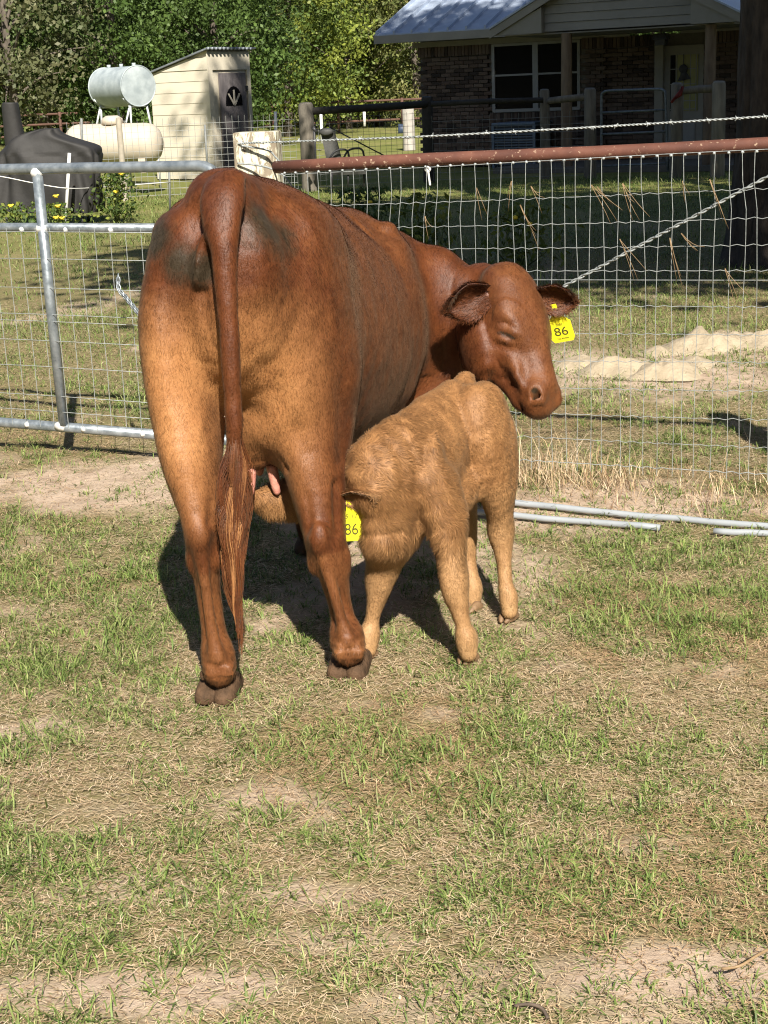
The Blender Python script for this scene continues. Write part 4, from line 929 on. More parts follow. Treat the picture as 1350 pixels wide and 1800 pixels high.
# ---------------------------------------------------------------- house
BRK, bn, bl_, bb = mat_new('brown_brick')
oi = bn.new('ShaderNodeObjectInfo'); ge = bn.new('ShaderNodeNewGeometry'); ad = bn.new('ShaderNodeMath'); ad.operation = 'ADD'; bl_.new(oi.outputs['Random'], ad.inputs[0]); bl_.new(ge.outputs['Random Per Island'], ad.inputs[1])
fr_ = bn.new('ShaderNodeMath'); fr_.operation = 'FRACT'; bl_.new(ad.outputs[0], fr_.inputs[0])
bc = ramp(bn, bl_, fr_.outputs[0], [(.0, (.030, .023, .019)), (.18, (.068, .046, .035)), (.45, (.115, .083, .064)), (.7, (.14, .103, .079)), (1.0, (.10, .064, .047))])
bnz = noise(bn, bl_, 60, 4, .7, coord(bn, bl_)); bl_.new(mixc(bn, bl_, .4, bc.outputs[0], bnz.outputs[0], 'OVERLAY'), bb.inputs['Base Color']); bb.inputs['Roughness'].default_value = .9
bump(bn, bl_, bb, bnz.outputs[0], .3, .004)
MORT = simple('grey_mortar', (.125, .115, .10), (.165, .152, .134), 20, .95)
TRIM = simple('cream_trim_paint', (.235, .225, .195), (.29, .275, .24), 3, .6); TRIMW = simple('white_window_frame', (.24, .24, .235), (.29, .29, .28), 5, .45)
DARKG = simple('dark_window_glass', (.004, .004, .005), (.007, .007, .008), 2, .2, spec=.12)
ROOF = galv('galvalume_roof', (.31, .37, .47), (.41, .475, .58), .45, .2, 6)
LOG = simple('log_post_wood', (.12, .085, .055), (.24, .175, .115), 10, .8, bmp=.5, bscale=40, stretch=(1, 1, .2))
IRON = simple('dark_iron', (.02, .02, .022), (.045, .045, .05), 20, .5)
ha = math.radians(30); hw = np.array([math.cos(ha), -math.sin(ha), 0]); hnn = np.array([-math.sin(ha), -math.cos(ha), 0]); HC = np.array([1.079, 32.0, 0])
house = empty('brick_house', tuple(HC), -ha)       # local x along the front wall, -y out of it
tag(house, 'single storey brown brick house with metal roof and gabled porch, in shade', 'house')
def hb(name, c, size, mat, bev=0, parent=None):
    o = MB().box((0, 0, 0), size, None, 1.0, bev).build(name, mat, parent or house); o.location = c; return o
wall = hb('wall', (4.5, 3.0, 1.18), (9.0-.03, 6.0-.03, 2.36), MORT)
bme = MB().box((0, 0, 0), (.198, .09, .0655), None, 1, .006).mesh('brick'); bme.materials.append(BRK)
sme = MB().box((0, 0, 0), (.0655, .09, .198), None, 1, .006).mesh('brick'); sme.materials.append(BRK)
rest = MB(); nb = 0
WIN = (1.67, 3.51, 1.055, 2.34)
def place_brick(x, z, soldier, part, y=-.0):
    global nb
    if part and nb < 300:
        o = bpy.data.objects.new('brick', sme if soldier else bme); COL.objects.link(o); o.parent = wall; o.location = (x-4.5, y-3.0-.028, z-1.18); nb += 1
    else: rest.box((x-4.5, y-3.0-.028, z-1.18), (.0655, .09, .198) if soldier else (.198, .09, .0655))
order = []
for r_ in range(28):
    z = .06+r_*.0757
    x = .10+(.104 if r_ % 2 else 0)
    while x < 7.6:
        inwin = WIN[0]-.09 < x < WIN[1]+.09 and z > WIN[2]-.1
        indoor = 5.0 < x < 6.0
        if not inwin and not indoor: order.append((x, z, False))
        x += .208
x = .04
while x < 7.6:
    if not (WIN[0]-.03 < x < WIN[1]+.03) and not (5.0 < x < 5.98): order.append((x, 2.26, True))
    x += .0757
x = 1.62
while x < 3.6: order.append((x, WIN[2]-.12, True)); x += .0757
order.sort(key=lambda q: (0 if (q[0] < 1.66 and q[1] > .5) else 1 if (3.5 < q[0] < 5 and q[1] > .6) else 2, -q[1]))
for x, z, sd_ in order: place_brick(x, z, sd_, True, -.06 if 3.51 < x < 3.98 else 0)
rb = rest.build('brickwork', BRK, wall); rb['kind'] = 'stuff'
hb('brick_pier', (3.745, -.045, 1.18), (.45, .06, 2.3), MORT)
# window
wnd = hb('window', ((WIN[0]+WIN[1])/2, -.02, (WIN[2]+WIN[3])/2), (1.84, .08, 1.285), DARKG)
def wf(name, c, size, mat=TRIMW): return hb(name, c, size, mat, 0, wnd)
cx, czz = 0, 0
for x_, w_ in ((-.90, .06), (.90, .06), (0, .115)): wf('window_frame', (x_, -.05, 0), (w_, .07, 1.285))
for z_, h_ in ((.62, .05), (-.62, .06), (.05, .035)): wf('window_frame', (0, -.052, z_), (1.80, .06, h_))
for sx in (-.45, .45):
    for z_, h_ in ((.335, .55), (-.29, .62)): wf('pane', (sx, -.045, z_), (.79, .01, h_), DARKG)
hb('frieze', (2.2, -.075, 2.40), (4.6, .05, .10), TRIM); hb('frieze', (6.8, -.075, 2.40), (2.6, .05, .10), TRIM)
# main roof
rf = MB(); e0, e1 = -.66, 9.6; sl = .42
def rp(x, y): return (x, y, 2.635+(y+.6)*sl)
ro = MB().prism([rp(e0, -.62), rp(e1, -.62), rp(e1, 3.0), rp(e0, 3.0)], (0, 0, -.03)).build('roof', ROOF, house)
MB().prism([(e0, 6.6, 2.635), (e1, 6.6, 2.635), rp(e1, 3.002), rp(e0, 3.002)], (0, 0, -.03)).build('roof', ROOF, house)
x = e0+.02
while x < 6.5:
    MB().prism([rp(x, -.625), rp(x+.035, -.625), rp(x+.035, 2.99), rp(x, 2.99)], (0, 0, .065)).build('roof_seam', ROOF, ro); x += .40
hb('fascia', ((e0+e1)/2, -.63, 2.53), (e1-e0, .03, .15), TRIM)
hb('soffit', ((e0+e1)/2, -.33, 2.475), (e1-e0, .57, .02), TRIM)
MB().prism([rp(e0-.004, -.62), rp(e0-.004, 3.0), (e0-.004, 3.0, 2.45+3.6*sl), (e0-.004, -.62, 2.45)], (-.025, 0, 0)).build('rake_board', TRIM, house)
MB().prism([(e0+.6, .05, 2.36), (e0+.6, 3, 3.9), (e0+.6, 5.95, 2.36)], (-.05, 0, 0)).build('end_gable', TRIM, house)
# porch: gable front
AX, AZ, G0, G1, GZ = 5.04, 3.66, 2.72, 7.36, 2.50
for s0, s1 in ((G0, AX), (G1, AX)):
    MB().prism([(s0, -2.42, GZ+.02), (s1, -2.42, AZ+.02), (s1, .8, AZ+.02), (s0, .8, GZ+.02)], (0, 0, .035)).build('porch_roof', ROOF, house)
    MB().prism([(s0, -2.40, GZ-.13), (s1, -2.40, AZ-.13), (s1, -2.40, AZ+.015), (s0, -2.40, GZ+.015)], (0, .03, 0)).build('barge_board', TRIM, house)
for i in range(8):
    z0 = 2.44+i*.15; z1 = min(z0+.145, AZ-.1); k_ = (AZ-.08-z0)/(AZ-GZ); k2 = (AZ-.08-z1)/(AZ-GZ)
    if k2 <= 0: break
    xl0, xr0 = max(AX-(AX-G0)*k_, 3.55), min(AX+(G1-AX)*k_, 6.62); xl1, xr1 = max(AX-(AX-G0)*k2, 3.55), min(AX+(G1-AX)*k2, 6.62)
    MB().prism([(xl0, -2.23, z0), (xr0, -2.23, z0), (xr1, -2.21, z1), (xl1, -2.21, z1)], (0, .02, 0)).build('siding_board', TRIM, house)
for s0, s1 in ((G0+.02, 3.72), (6.44, G1-.02)):
    MB().prism([(s0, -2.36, 2.42), (s1, -2.36, 2.42), (s1, -2.36, min(GZ+(AX-abs(AX-s1)-G0)*.5, 2.95)-.1 if s1 < AX else 2.44), (s0, -2.36, 2.44 if s0 < AX else 2.9)], (0, .12, 0)).build('gable_return', TRIM, house)
hb('porch_ceiling', (AX, -1.1, 2.405), (4.2, 2.2, .02), TRIM)
hb('porch_floor', (AX, -1.2, .05), (4.6, 2.4, .10), MORT)
for x_ in (4.10, 6.72):
    p_ = MB().tube([(x_, -2.15, .1), (x_, -2.15, 1.2), (x_+.01, -2.15, 2.4)], [.105, .10, .095], 12).build('porch_post', LOG, house); auto_smooth(p_, 50)
hb('porch_column', (5.11, -.10, 1.23), (.17, .13, 2.26), TRIM, .01)
# door with glazed storm front and a hanging ornament
dr = hb('door', (5.55, -.05, 1.12), (.78, .06, 2.04), TRIM)
def dp(name, c, size, mat): return hb(name, c, size, mat, 0, dr)
dp('pane', (.08, -.04, .35), (.42, .02, 1.0), simple('yellow_curtain_glass', (.26, .25, .09), (.31, .30, .12), 3, .3)); dp('pane', (-.19, -.042, .35), (.09, .02, 1.0), DARKG)  # wide pane is a plain olive-yellow, narrow one dark glass
for x_ in (-.13, .0, .13, .24): dp('muntin', (x_+.02, -.055, .35), (.012, .015, 1.0), TRIMW)
for z_ in (.6, .33, .03, -.12): dp('muntin', (.02, -.056, z_), (.5, .015, .016), TRIMW)
dp('panel', (0, -.04, -.62), (.5, .02, .5), TRIMW)
orn = MB().ico((0, 0, .10), .085, 2, (1, .3, 1)).add([(-.11, 0, -.12), (.14, 0, -.08), (.05, 0, .06), (-.02, 0, .06)], [(0, 1, 2, 3)]).tube([(0, 0, .18), (0, 0, .36)], .006, 5).ico((0, 0, -.02), .06, 2, (1, .4, 1.5))
o = orn.build('door_ornament', IRON, None); o.parent = None; q = HC+hw*5.58-hnn*(-.15)+cz*1.62; o.location = tuple(q); o.rotation_euler = (0, 0, -ha); tag(o, 'dark hanging ornament on the glazed front door of the house', 'ornament')
lan = MB().box((0, 0, 0), (.26, .24, .10), None, .8).box((0, 0, -.09), (.17, .15, .11), None, 1.15).tube([(0, 0, .04), (0, 0, .16)], .02, 6).build('porch_lantern', IRON, None); lan.location = tuple(HC+hw*5.66+hnn*1.6+cz*2.27); lan.rotation_euler = (0, 0, -ha); tag(lan, 'dark square lantern hanging from the porch ceiling', 'lantern')
# things in front of the house
def hp3(px, py, off):
    d = _fw+_rt*((px-675)/FPX)-_up*((py-900)/FPX); P0 = HC+hnn*off; return _C+d*(((P0-_C)@hnn)/(d@hnn))
FW = simple('weathered_post_wood', (.09, .08, .065), (.22, .195, .155), 12, .9, bmp=.5, bscale=50, stretch=(1, 1, .15))
def log_post(px, pytop, off, r, label, mat=FW, Yv=None):
    p = hp3(px, pytop, off) if Yv is None else A3(atY(px, pytop, Yv)); z = p[2]
    o = MB().tube([(0, 0, -.05), (.004, 0, z*.5), (0, .004, z-.03), (0, 0, z)], [r*1.05, r, r*.97, r*.80], 12).build('fence_post', mat, None); auto_smooth(o, 50); o.location = (p[0], p[1], 0); return tag(o, label, 'post')
log_post(957, 157, 4.0, .085, 'sunlit round post in front of the house window')
log_post(1037, 155, 4.0, .10, 'dark round post left of the tubular yard gate')
log_post(1190, 146, 4.0, .10, 'round post right of the tubular yard gate with a red strap')
log_post(1264, 143, 4.0, .11, 'stout leaning post beside the pine trunk', simple('pale_post_wood', (.16, .14, .105), (.34, .30, .23), 12, .9, bmp=.5, bscale=50, stretch=(1, 1, .15)))
def rail(a, b_, off0, off1, r, label, mat=FW):
    p, q = hp3(*a, off0), hp3(*b_, off1); tag(MB().tube([p, (p+q)/2+cz*.005, q], r, 10).build('fence_rail', mat, None, True), label, 'rail')
rail((960, 178), (1035, 170), 4.0, 4.0, .055, 'round rail joining the two posts before the window')
rail((1195, 160), (1262, 155), 4.0, 4.0, .06, 'round rail between the red strapped post and the stout post')
rs = MB(); a_ = hp3(1180, 180, 4.15); b_ = hp3(1200, 155, 4.15)
for k in range(4): rs.tube([a_+hw*.03*k*.5+cz*.02*k, (a_+b_)/2+hw*.02*k, b_+cz*.01*k], .022, 6)
tag(rs.build('red_strap', simple('red_webbing', (.15, .014, .014), (.21, .024, .02), 20, .7), None, True), 'red strap slung over the post beside the yard gate', 'strap')
yg = empty('yard_gate', tuple(hp3(1110, 262, 4.0)*np.array([1, 1, 0]))); ygi = Matrix.Translation(-yg.location); tag(yg, 'grey tubular yard gate in front of the porch', 'gate')
def ygp(o): o.matrix_parent_inverse = ygi; return o
P1, P2, P3, P4 = hp3(1057, 300, 4.0), hp3(1057, 160, 4.0), hp3(1170, 156, 4.0), hp3(1174, 300, 4.0)
arc = catmull([P1, (P1+P2)/2, P2-cz*.12, P2-cz*.03+hw*.03, P2+hw*.14, (P2+P3)/2, P3-hw*.14, P3-cz*.03-hw*.03, P3-cz*.12, (P3+P4)/2, P4], 3)
YG = galv('dull_gate_tube', (.10, .12, .14), (.20, .23, .26), .5, .4)
ygp(MB().tube(list(arc), .021, 8, True).build('frame_tube', YG, yg, True))
for py in (198, 236, 292): ygp(MB().tube([hp3(1058, py, 4.0), hp3(1172, py-5, 4.0)], .018, 8).build('rail', YG, yg, True))
# air conditioner beside the wall
ac = empty('air_conditioner', tuple(HC+hw*2.55+hnn*.65), -ha); tag(ac, 'square blue grey air conditioner below the house window', 'air conditioner')
ACM = galv('ac_cabinet', (.10, .14, .20), (.17, .22, .29), .5, .3); ACD = simple('ac_grille', (.012, .014, .018), (.02, .024, .03), 10, .6)
hb('cabinet', (0, 0, .42), (.86, .80, .78), ACD, .02, ac); hb('lid', (0, 0, .84), (.92, .86, .06), ACM, .02, ac)
for i in range(14): hb('louver', (0, -.412, .10+i*.05), (.80, .012, .022), ACM, 0, ac)
for x_ in (-.43, .43): hb('corner_post', (x_, -.41, .42), (.05, .05, .80), ACM, 0, ac)
# dark rail fence left of the house
DW = simple('shade_dark_wood', (.018, .016, .014), (.04, .036, .03), 10, .8, bmp=.4)  # near-black base puts the shade on these rails into the wood colour
log_post(537, 181, 0, .125, 'grey weathered corner post standing behind the gate post', FW, 25.5)
log_post(750, 170, 0, .095, 'dark corner post beside the house wall', DW, 26.5)
tag(MB().tube([atY(538, 196, 25.45), atY(640, 190, 26), atY(750, 183, 26.45)], .06, 10).build('fence_rail', DW, None, True), 'long dark horizontal rail between the grey post and the house', 'rail')
tag(MB().tube([atY(758, 183, 26.4), atY(860, 178, 26.2), atY(955, 176, 26.1)], .045, 10).build('fence_rail', DW, None, True), 'dark rail running across the brick wall to the sunlit post', 'rail')
tag(MB().tube([atY(580, 224, 26.5), atY(680, 276, 25.5)], .012, 6).build('guy_wire', DW, None, True), 'dark diagonal guy wire in front of the far meadow', 'wire')
# woven wire in that fence and in the yard fence by the shed
def wire_panel(name, c0, c1, z0, z1, sx, sz, r, mat, label):
    c0, c1 = A3(c0), A3(c1); d_ = c1-c0; L_ = np.linalg.norm(d_[:2]); b_ = MB(); n_ = int(L_/sx)
    for i in range(n_+1): p = c0+d_*(i/n_); b_.tube([(p[0], p[1], z0), (p[0], p[1], z1)], r, 3, False)
    for k in range(int((z1-z0)/sz)+1): z_ = z0+k*sz; b_.tube([(c0[0], c0[1], z_), (c1[0], c1[1], z_)], r, 3, False)
    tag(b_.build(name, mat, None), label, 'wire fence')
WIRE2 = simple('dull_wire', (.14, .15, .14), (.24, .25, .24), 20, .6)
wire_panel('wire_netting', atY(540, 250, 25.6)*np.array([1, 1, 0]), atY(745, 250, 26.5)*np.array([1, 1, 0]), .05, 1.18, .10, .10, .0035, WIRE2, 'fine wire netting below the long dark rail')
wire_panel('wire_netting', atY(120, 250, 25.0)*np.array([1, 1, 0]), atY(520, 250, 25.4)*np.array([1, 1, 0]), .05, 1.25, .10, .10, .0035, WIRE2, 'fine wire netting in front of the cream tank and shed')
wire_panel('wire_netting', atY(760, 250, 26.3)*np.array([1, 1, 0]), atY(1040, 250, 26.0)*np.array([1, 1, 0]), .05, 1.1, .12, .12, .0035, WIRE2, 'dull wire netting in front of the brick wall')
# patio recliner and hoops by the grey post
ch_ = empty('patio_recliner', tuple(atY(600, 300, 24.5)*np.array([1, 1, 0]))); chi = Matrix.Translation(-ch_.location); tag(ch_, 'dark sling recliner with arched arms near the grey corner post', 'chair')
def chp(o): o.matrix_parent_inverse = chi; return o
SL = simple('charcoal_sling', (.05, .05, .048), (.085, .085, .08), 30, .7)
Yc = 24.5
chp(MB().prism([atY(564, 236, Yc), atY(588, 230, Yc), atY(606, 300, Yc), atY(579, 302, Yc)], (0, .05, .01)).build('backrest', SL, ch_))
chp(MB().prism([atY(579, 300, Yc), atY(640, 298, Yc-.3), atY(645, 306, Yc-.3), atY(582, 308, Yc)], (0, .5, .01)).build('seat', SL, ch_))
for x0, x1, y1 in ((580, 616, 263), (604, 642, 261)):
    chp(MB().tube(list(catmull([atY(x0, 278, Yc-.1), atY(x0+8, y1+4, Yc-.1), atY((x0+x1)/2+3, y1, Yc-.1), atY(x1-4, y1+5, Yc-.1), atY(x1, 300, Yc-.1)], 4)), .016, 6).build('arm', IRON, ch_, True))
for px in (583, 612, 640): chp(MB().tube([atY(px, 300, Yc-.1), atY(px, 328, Yc-.1)], .016, 6).build('leg', IRON, ch_, True))
chp(MB().ico(atY(573, 232, Yc-.05), .09, 2, (1.4, .6, .7), .1).build('headrest', SL, ch_, True))
gh = MB().tube([atY(552, 222, 24.4), atY(554, 262, 24.4), atY(556, 325, 24.4)], .018, 6).tube([atY(550, 224, 24.4), atY(556, 232, 24.4)], .03, 6)
tag(gh.build('shepherd_stake', IRON, None, True), 'thin black stake standing beside the recliner', 'stake')
# ---------------------------------------------------------------- shed
CREAM = simple('cream_board_paint', (.54, .49, .385), (.61, .56, .45), 2.5, .7); SHROOF = galv('shed_roof_sheet', (.2, .22, .25), (.3, .33, .36), .5, .5)
SHADEW = simple('weathered_grey_door', (.09, .08, .085), (.19, .17, .17), 14, .85, bmp=.4, bscale=60, stretch=(1, 1, .2))
sc_ = atZ(378, 316); sa_ = math.atan2(.835, .55)-math.pi/2; 
shed = empty('shed', (sc_[0], sc_[1], 0)); tag(shed, 'small cream lap board shed with a grey panelled door and lean roof', 'shed')
sf = A3((.55, .835, 0)); ss = A3((-.835, .55, 0)); LS, LF, ZF, ZB = 1.46, 1.30, 2.42, 2.02
S0 = A3((sc_[0], sc_[1], 0)); shi = Matrix.Translation(-Vector(S0))
def shp(o): o.matrix_parent_inverse = shi; return o
def sp(a, b_, z): return S0+ss*a+sf*b_+cz*z
sN = -sf; fN = -ss
# side wall boards (each lapping the next)
for i in range(11):
    z0 = .02+i*.205; z1 = z0+.215
    def zt(a): return ZF-(ZF-ZB)*a/LS
    if z0 > ZF-.03: break
    pts = [sp(0, 0, z0)-sf*.013, sp(LS, 0, z0)-sf*.013]
    if z1 <= ZB: pts += [sp(LS, 0, z1)-sf*.004, sp(0, 0, z1)-sf*.004]
    elif z0 < ZB:
        a1 = (ZF-z1)/(ZF-ZB)*LS if z1 < ZF else 0; pts += [sp(LS, 0, ZB)-sf*.004]+([sp(a1, 0, z1)-sf*.004, sp(0, 0, z1)-sf*.004] if a1 > 0 else [sp(0, 0, ZF)-sf*.004])
    else:
        a0 = (ZF-z0)/(ZF-ZB)*LS; a1 = max((ZF-z1)/(ZF-ZB)*LS, 0); pts = [sp(0, 0, z0)-sf*.02, sp(a0, 0, z0)-sf*.02]+([sp(a1, 0, z1)-sf*.004] if a1 > 0 else [])+[sp(0, 0, min(z1, ZF))-sf*.004]
    shp(MB().prism(pts, sf*.02).build('lap_board', CREAM, shed))
shp(MB().prism([sp(.02, .03, .0), sp(LS, .03, 0), sp(LS, .03, ZB), sp(.02, .03, ZF)], sf*(LF-.03)).build('wall', CREAM, shed))
def sb(name, b0, b1, z0, z1, th, mat, par=None):
    o = MB().prism([sp(.0, b0, z0), sp(0, b1, z0), sp(0, b1, z1), sp(0, b0, z1)], -ss*th).build(name, mat, par or shed); return shp(o) if par is None else o
sb('corner_board', -.02, .12, 0, ZF-.02, .02, CREAM); sb('corner_board', LF-.10, LF, 0, ZF-.02, .02, CREAM); sb('header_board', .12, LF-.1, 2.06, ZF-.02, .018, CREAM)
shp(MB().prism([sp(-.10, -.08, ZF+.03), sp(-.10, LF+.12, ZF+.03), sp(LS+.1, LF+.12, ZB+.0), sp(LS+.1, -.08, ZB+.0)], (0, 0, .03)).build('roof', SHROOF, shed))
for k in range(12): shp(MB().tube([sp(-.12, -.06+k*.12, ZF+.03), sp(-.06, -.06+k*.12, ZF+.03)], .03, 6).build('roof_rib', SHROOF, shed, True))
door = sb('door', .30, 1.12, .05, 2.0, .035, SHADEW)
def dpart(name, pts, th, mat):
    o = MB().prism([A3(sp(0, b_, z))-ss*.037 for b_, z in pts], -ss*th).build(name, mat, door); o.matrix_parent_inverse = Matrix.Identity(4); return o
fan = [(.71+.26*math.cos(q), 1.45+.30*math.sin(q)) for q in np.linspace(0, math.pi, 11)]
dpart('fan_light', [(.45, 1.38)]+[(.97, 1.38)]+fan, .004, DARKG)
for q in (.45, .8, 1.15): 
    a_, b_ = (.71, 1.38), (.71+.28*math.cos(math.pi*q/1.6), 1.38+.30*math.sin(math.pi*q/1.6)); dpart('muntin', [(a_[0]-.025, a_[1]), (a_[0]+.025, a_[1]), (b_[0]+.025, b_[1]), (b_[0]-.025, b_[1])], .012, simple('pale_muntin', (.4, .37, .3), (.5, .46, .38), 6, .7))
for x0 in (.40, .75):
    for z0, z1 in ((.85, 1.28), (.2, .72)): dpart('panel', [(x0, z0), (x0+.27, z0), (x0+.27, z1), (x0, z1)], .012, SHADEW)
for z_ in (.4, 1.65): dpart('hinge', [(1.09, z_), (1.16, z_), (1.16, z_+.1), (1.09, z_+.1)], .012, IRON)
# ---------------------------------------------------------------- tanks
TANK = galv('galvanised_tank', (.30, .35, .37), (.43, .485, .50), .6, .15, 5)
tc = A3(atY(243, 151, 28.0)); td = A3((-.62, .785, 0)); tk = empty('fuel_tank', (tc[0], tc[1], 0)); tki = Matrix.Translation(-tk.location); tag(tk, 'grey galvanised round fuel tank raised on a tubular stand', 'tank')
def tkp(o): o.matrix_parent_inverse = tki; return o
R_, L_ = .345, 1.2
prof = [(-.02, .0), (-.018, R_*.55), (-.008, R_*.9), (.0, R_), (.03, R_), (L_/2, R_), (L_-.03, R_), (L_, R_), (L_+.01, R_*.9), (L_+.02, 0.001)]
Vt = []; sd_ = np.cross(td, cz); n_ = 36
for a_, r_ in prof:
    for k in range(n_): q = 2*math.pi*k/n_; Vt.append(tc+td*a_+sd_*r_*math.cos(q)+cz*r_*math.sin(q))
Ft = [(i*n_+k, i*n_+(k+1) % n_, (i+1)*n_+(k+1) % n_, (i+1)*n_+k) for i in range(len(prof)-1) for k in range(n_)]
o = tkp(MB().add(Vt, Ft).build('tank_shell', TANK, tk)); auto_smooth(o, 35)
for a_ in (.0, .012, L_-.02):
    ring = [tc+td*a_+sd_*(R_+.004)*math.cos(q)+cz*(R_+.004)*math.sin(q) for q in np.linspace(0, 2*math.pi, 37)]; tkp(MB().tube(ring, .011, 6, False).build('rim', TANK, tk, True))
for a_ in (.1, .55, 1.0): tkp(MB().tube([tc+td*a_+cz*R_*.98, tc+td*a_+cz*(R_+.05)], .035, 8).build('filler_cap', TANK, tk, True))
STAND = galv('stand_tube', (.5, .54, .55), (.66, .70, .70), .5, .3)
gz = tc[2]-R_
for a_ in (.05, L_-.08):
    b0 = tc+td*a_
    for sg in (-1, 1):
        for s2 in (-.1, .14): tkp(MB().tube([b0+sd_*sg*.16-cz*(R_-.06), b0+sd_*sg*(.22+.1*(s2 > 0))+td*s2*.6-cz*(R_+.55)], .018, 7).build('stand_leg', STAND, tk, True))
        tkp(MB().tube([b0+sd_*sg*.30-cz*.20, b0+sd_*sg*.17-cz*(R_-.03)], .014, 6).build('cradle', STAND, tk, True))
    tkp(MB().tube([b0-sd_*.2-cz*(R_+.0), b0+sd_*.2-cz*(R_+.0)], .018, 6).build('cross_bar', STAND, tk, True))
for sg in (-1, 1):
    for a_ in (.0, L_): 
        b0 = tc+td*a_; tkp(MB().tube([b0+sd_*sg*.30-cz*(R_+.55), (b0+sd_*sg*.30)*np.array([1, 1, 0])], .018, 6).build('stand_leg', STAND, tk, True))
# cream gas tank in front of it
GT = simple('cream_tank_paint', (.47, .41, .33), (.54, .48, .39), 2, .5)
q0 = A3(atY(118, 254, 27.0)); q1 = A3(atY(284, 251, 26.6)); gd_ = q1-q0; GLn = np.linalg.norm(gd_); gd_ /= GLn; gs = np.cross(gd_, cz); RG = .335
gt = empty('gas_tank', (q0[0], q0[1], 0)); gti = Matrix.Translation(-gt.location); tag(gt, 'long cream horizontal gas tank below the grey fuel tank', 'tank')
def gtp(o): o.matrix_parent_inverse = gti; return o
prof = [(0, .001), (.02, RG*.45), (.07, RG*.75), (.16, RG*.95), (.25, RG), (GLn-.25, RG), (GLn-.16, RG*.95), (GLn-.07, RG*.75), (GLn-.02, RG*.45), (GLn, .001)]
Vt = [q0+gd_*a_+gs*r_*math.cos(2*math.pi*k/28)+cz*r_*math.sin(2*math.pi*k/28) for a_, r_ in prof for k in range(28)]
Ft = [(i*28+k, i*28+(k+1) % 28, (i+1)*28+(k+1) % 28, (i+1)*28+k) for i in range(len(prof)-1) for k in range(28)]
gtp(MB().add(Vt, Ft).build('tank_shell', GT, gt, True))
gtp(MB().tube([q0+gd_*GLn*.5+cz*RG*.95, q0+gd_*GLn*.5+cz*(RG+.08), q0+gd_*GLn*.5+cz*(RG+.13)], [.19, .18, .10], 16).build('valve_dome', GT, gt, True))
for f_ in (.2, .8): gtp(MB().box(q0+gd_*GLn*f_-cz*(RG+.03), (.12, .5, .24)).build('foot', GT, gt))
gtp(MB().tube(list(catmull([q0+gd_*GLn*.56+cz*(RG+.06)-gs*.1, q0+gd_*GLn*.62+cz*RG*.7-gs*.33, q0+gd_*GLn*.64-gs*.37, q0+gd_*GLn*.62-cz*RG-gs*.3], 4)), .02, 6).build('hose', simple('dull_hose', (.1, .1, .09), (.16, .15, .13), 20, .7), gt, True))
# ---------------------------------------------------------------- covered smoker
COV = simple('charcoal_cover_cloth', (.013, .0125, .0125), (.024, .023, .022), 4, .7, bmp=.5, bscale=9)
gr = empty('covered_grill', tuple(atZ(90, 392))); gri = Matrix.Translation(-gr.location); tag(gr, 'barbecue smoker under a charcoal fabric cover by the rose bush', 'grill')
def grp(o): o.matrix_parent_inverse = gri; return o
Yg = 20.4; Vg = []; nth = 48; lv = 16
outline = [(372, -4, 172), (360, -4, 175), (340, -3, 176), (320, -2, 176), (300, -1, 176), (280, 0, 177), (268, 3, 176), (256, 12, 170), (246, 20, 140), (236, 40, 112), (226, 76, 102)]
nth = 96; outline = [tuple(q) for q in catmull(outline, 3)]; NO = len(outline)
for j_, (py, xa, xb) in enumerate(outline):
    j = j_/3.0
    c_ = (xa+xb)/2; hwid = (xb-xa)/2
    for k in range(nth):
        q = 2*math.pi*k/nth; cx_, sy_ = math.cos(q), math.sin(q); ex = .55
        ux = math.copysign(abs(cx_)**ex, cx_); uy = math.copysign(abs(sy_)**ex, sy_)
        p = A3(atY(c_+hwid*ux, py, Yg)); p[1] += uy*.30*(.55+.45*hwid/90)
        fold = (abs(math.sin(q*6+.9*math.sin(q*5+j*.35)+j*.12))-.5)*.075*max(0, 1-j/8)+math.sin(q*5+j*.9)*.022+.02*math.sin(q*13+j)*(j < 6)
        p[0] += cx_*fold; p[1] += sy_*fold; Vg.append(p)
Fg = [(j*nth+k, j*nth+(k+1) % nth, (j+1)*nth+(k+1) % nth, (j+1)*nth+k) for j in range(len(outline)-1) for k in range(nth)]+[tuple(range((len(outline)-1)*nth, len(outline)*nth))]
o = grp(MB().add(Vg, Fg).build('cover', COV, gr, True)); 
st_ = MB(); Vs = []
for py, xa, xb in ((262, 10, 48), (240, 8, 43), (215, 6, 38), (195, 4, 34), (183, 4, 32), (180, 6, 30)):
    for k in range(16): q = 2*math.pi*k/16; p = A3(atY((xa+xb)/2+(xb-xa)/2*math.copysign(abs(math.cos(q))**.6, math.cos(q)), py, Yg)); p[1] += math.sin(q)*.12; Vs.append(p)
grp(MB().add(Vs, [(j*16+k, j*16+(k+1) % 16, (j+1)*16+(k+1) % 16, (j+1)*16+k) for j in range(5) for k in range(16)]+[tuple(range(80, 96))]).build('chimney_cover', COV, gr, True))
for px in (18, 150):
    for dy in (-.2, .2):
        p = A3(atY(px, 380, Yg)); p[1] += dy; grp(MB().tube([p, p*np.array([1, 1, 0])], .02, 6).build('leg', IRON, gr, True))
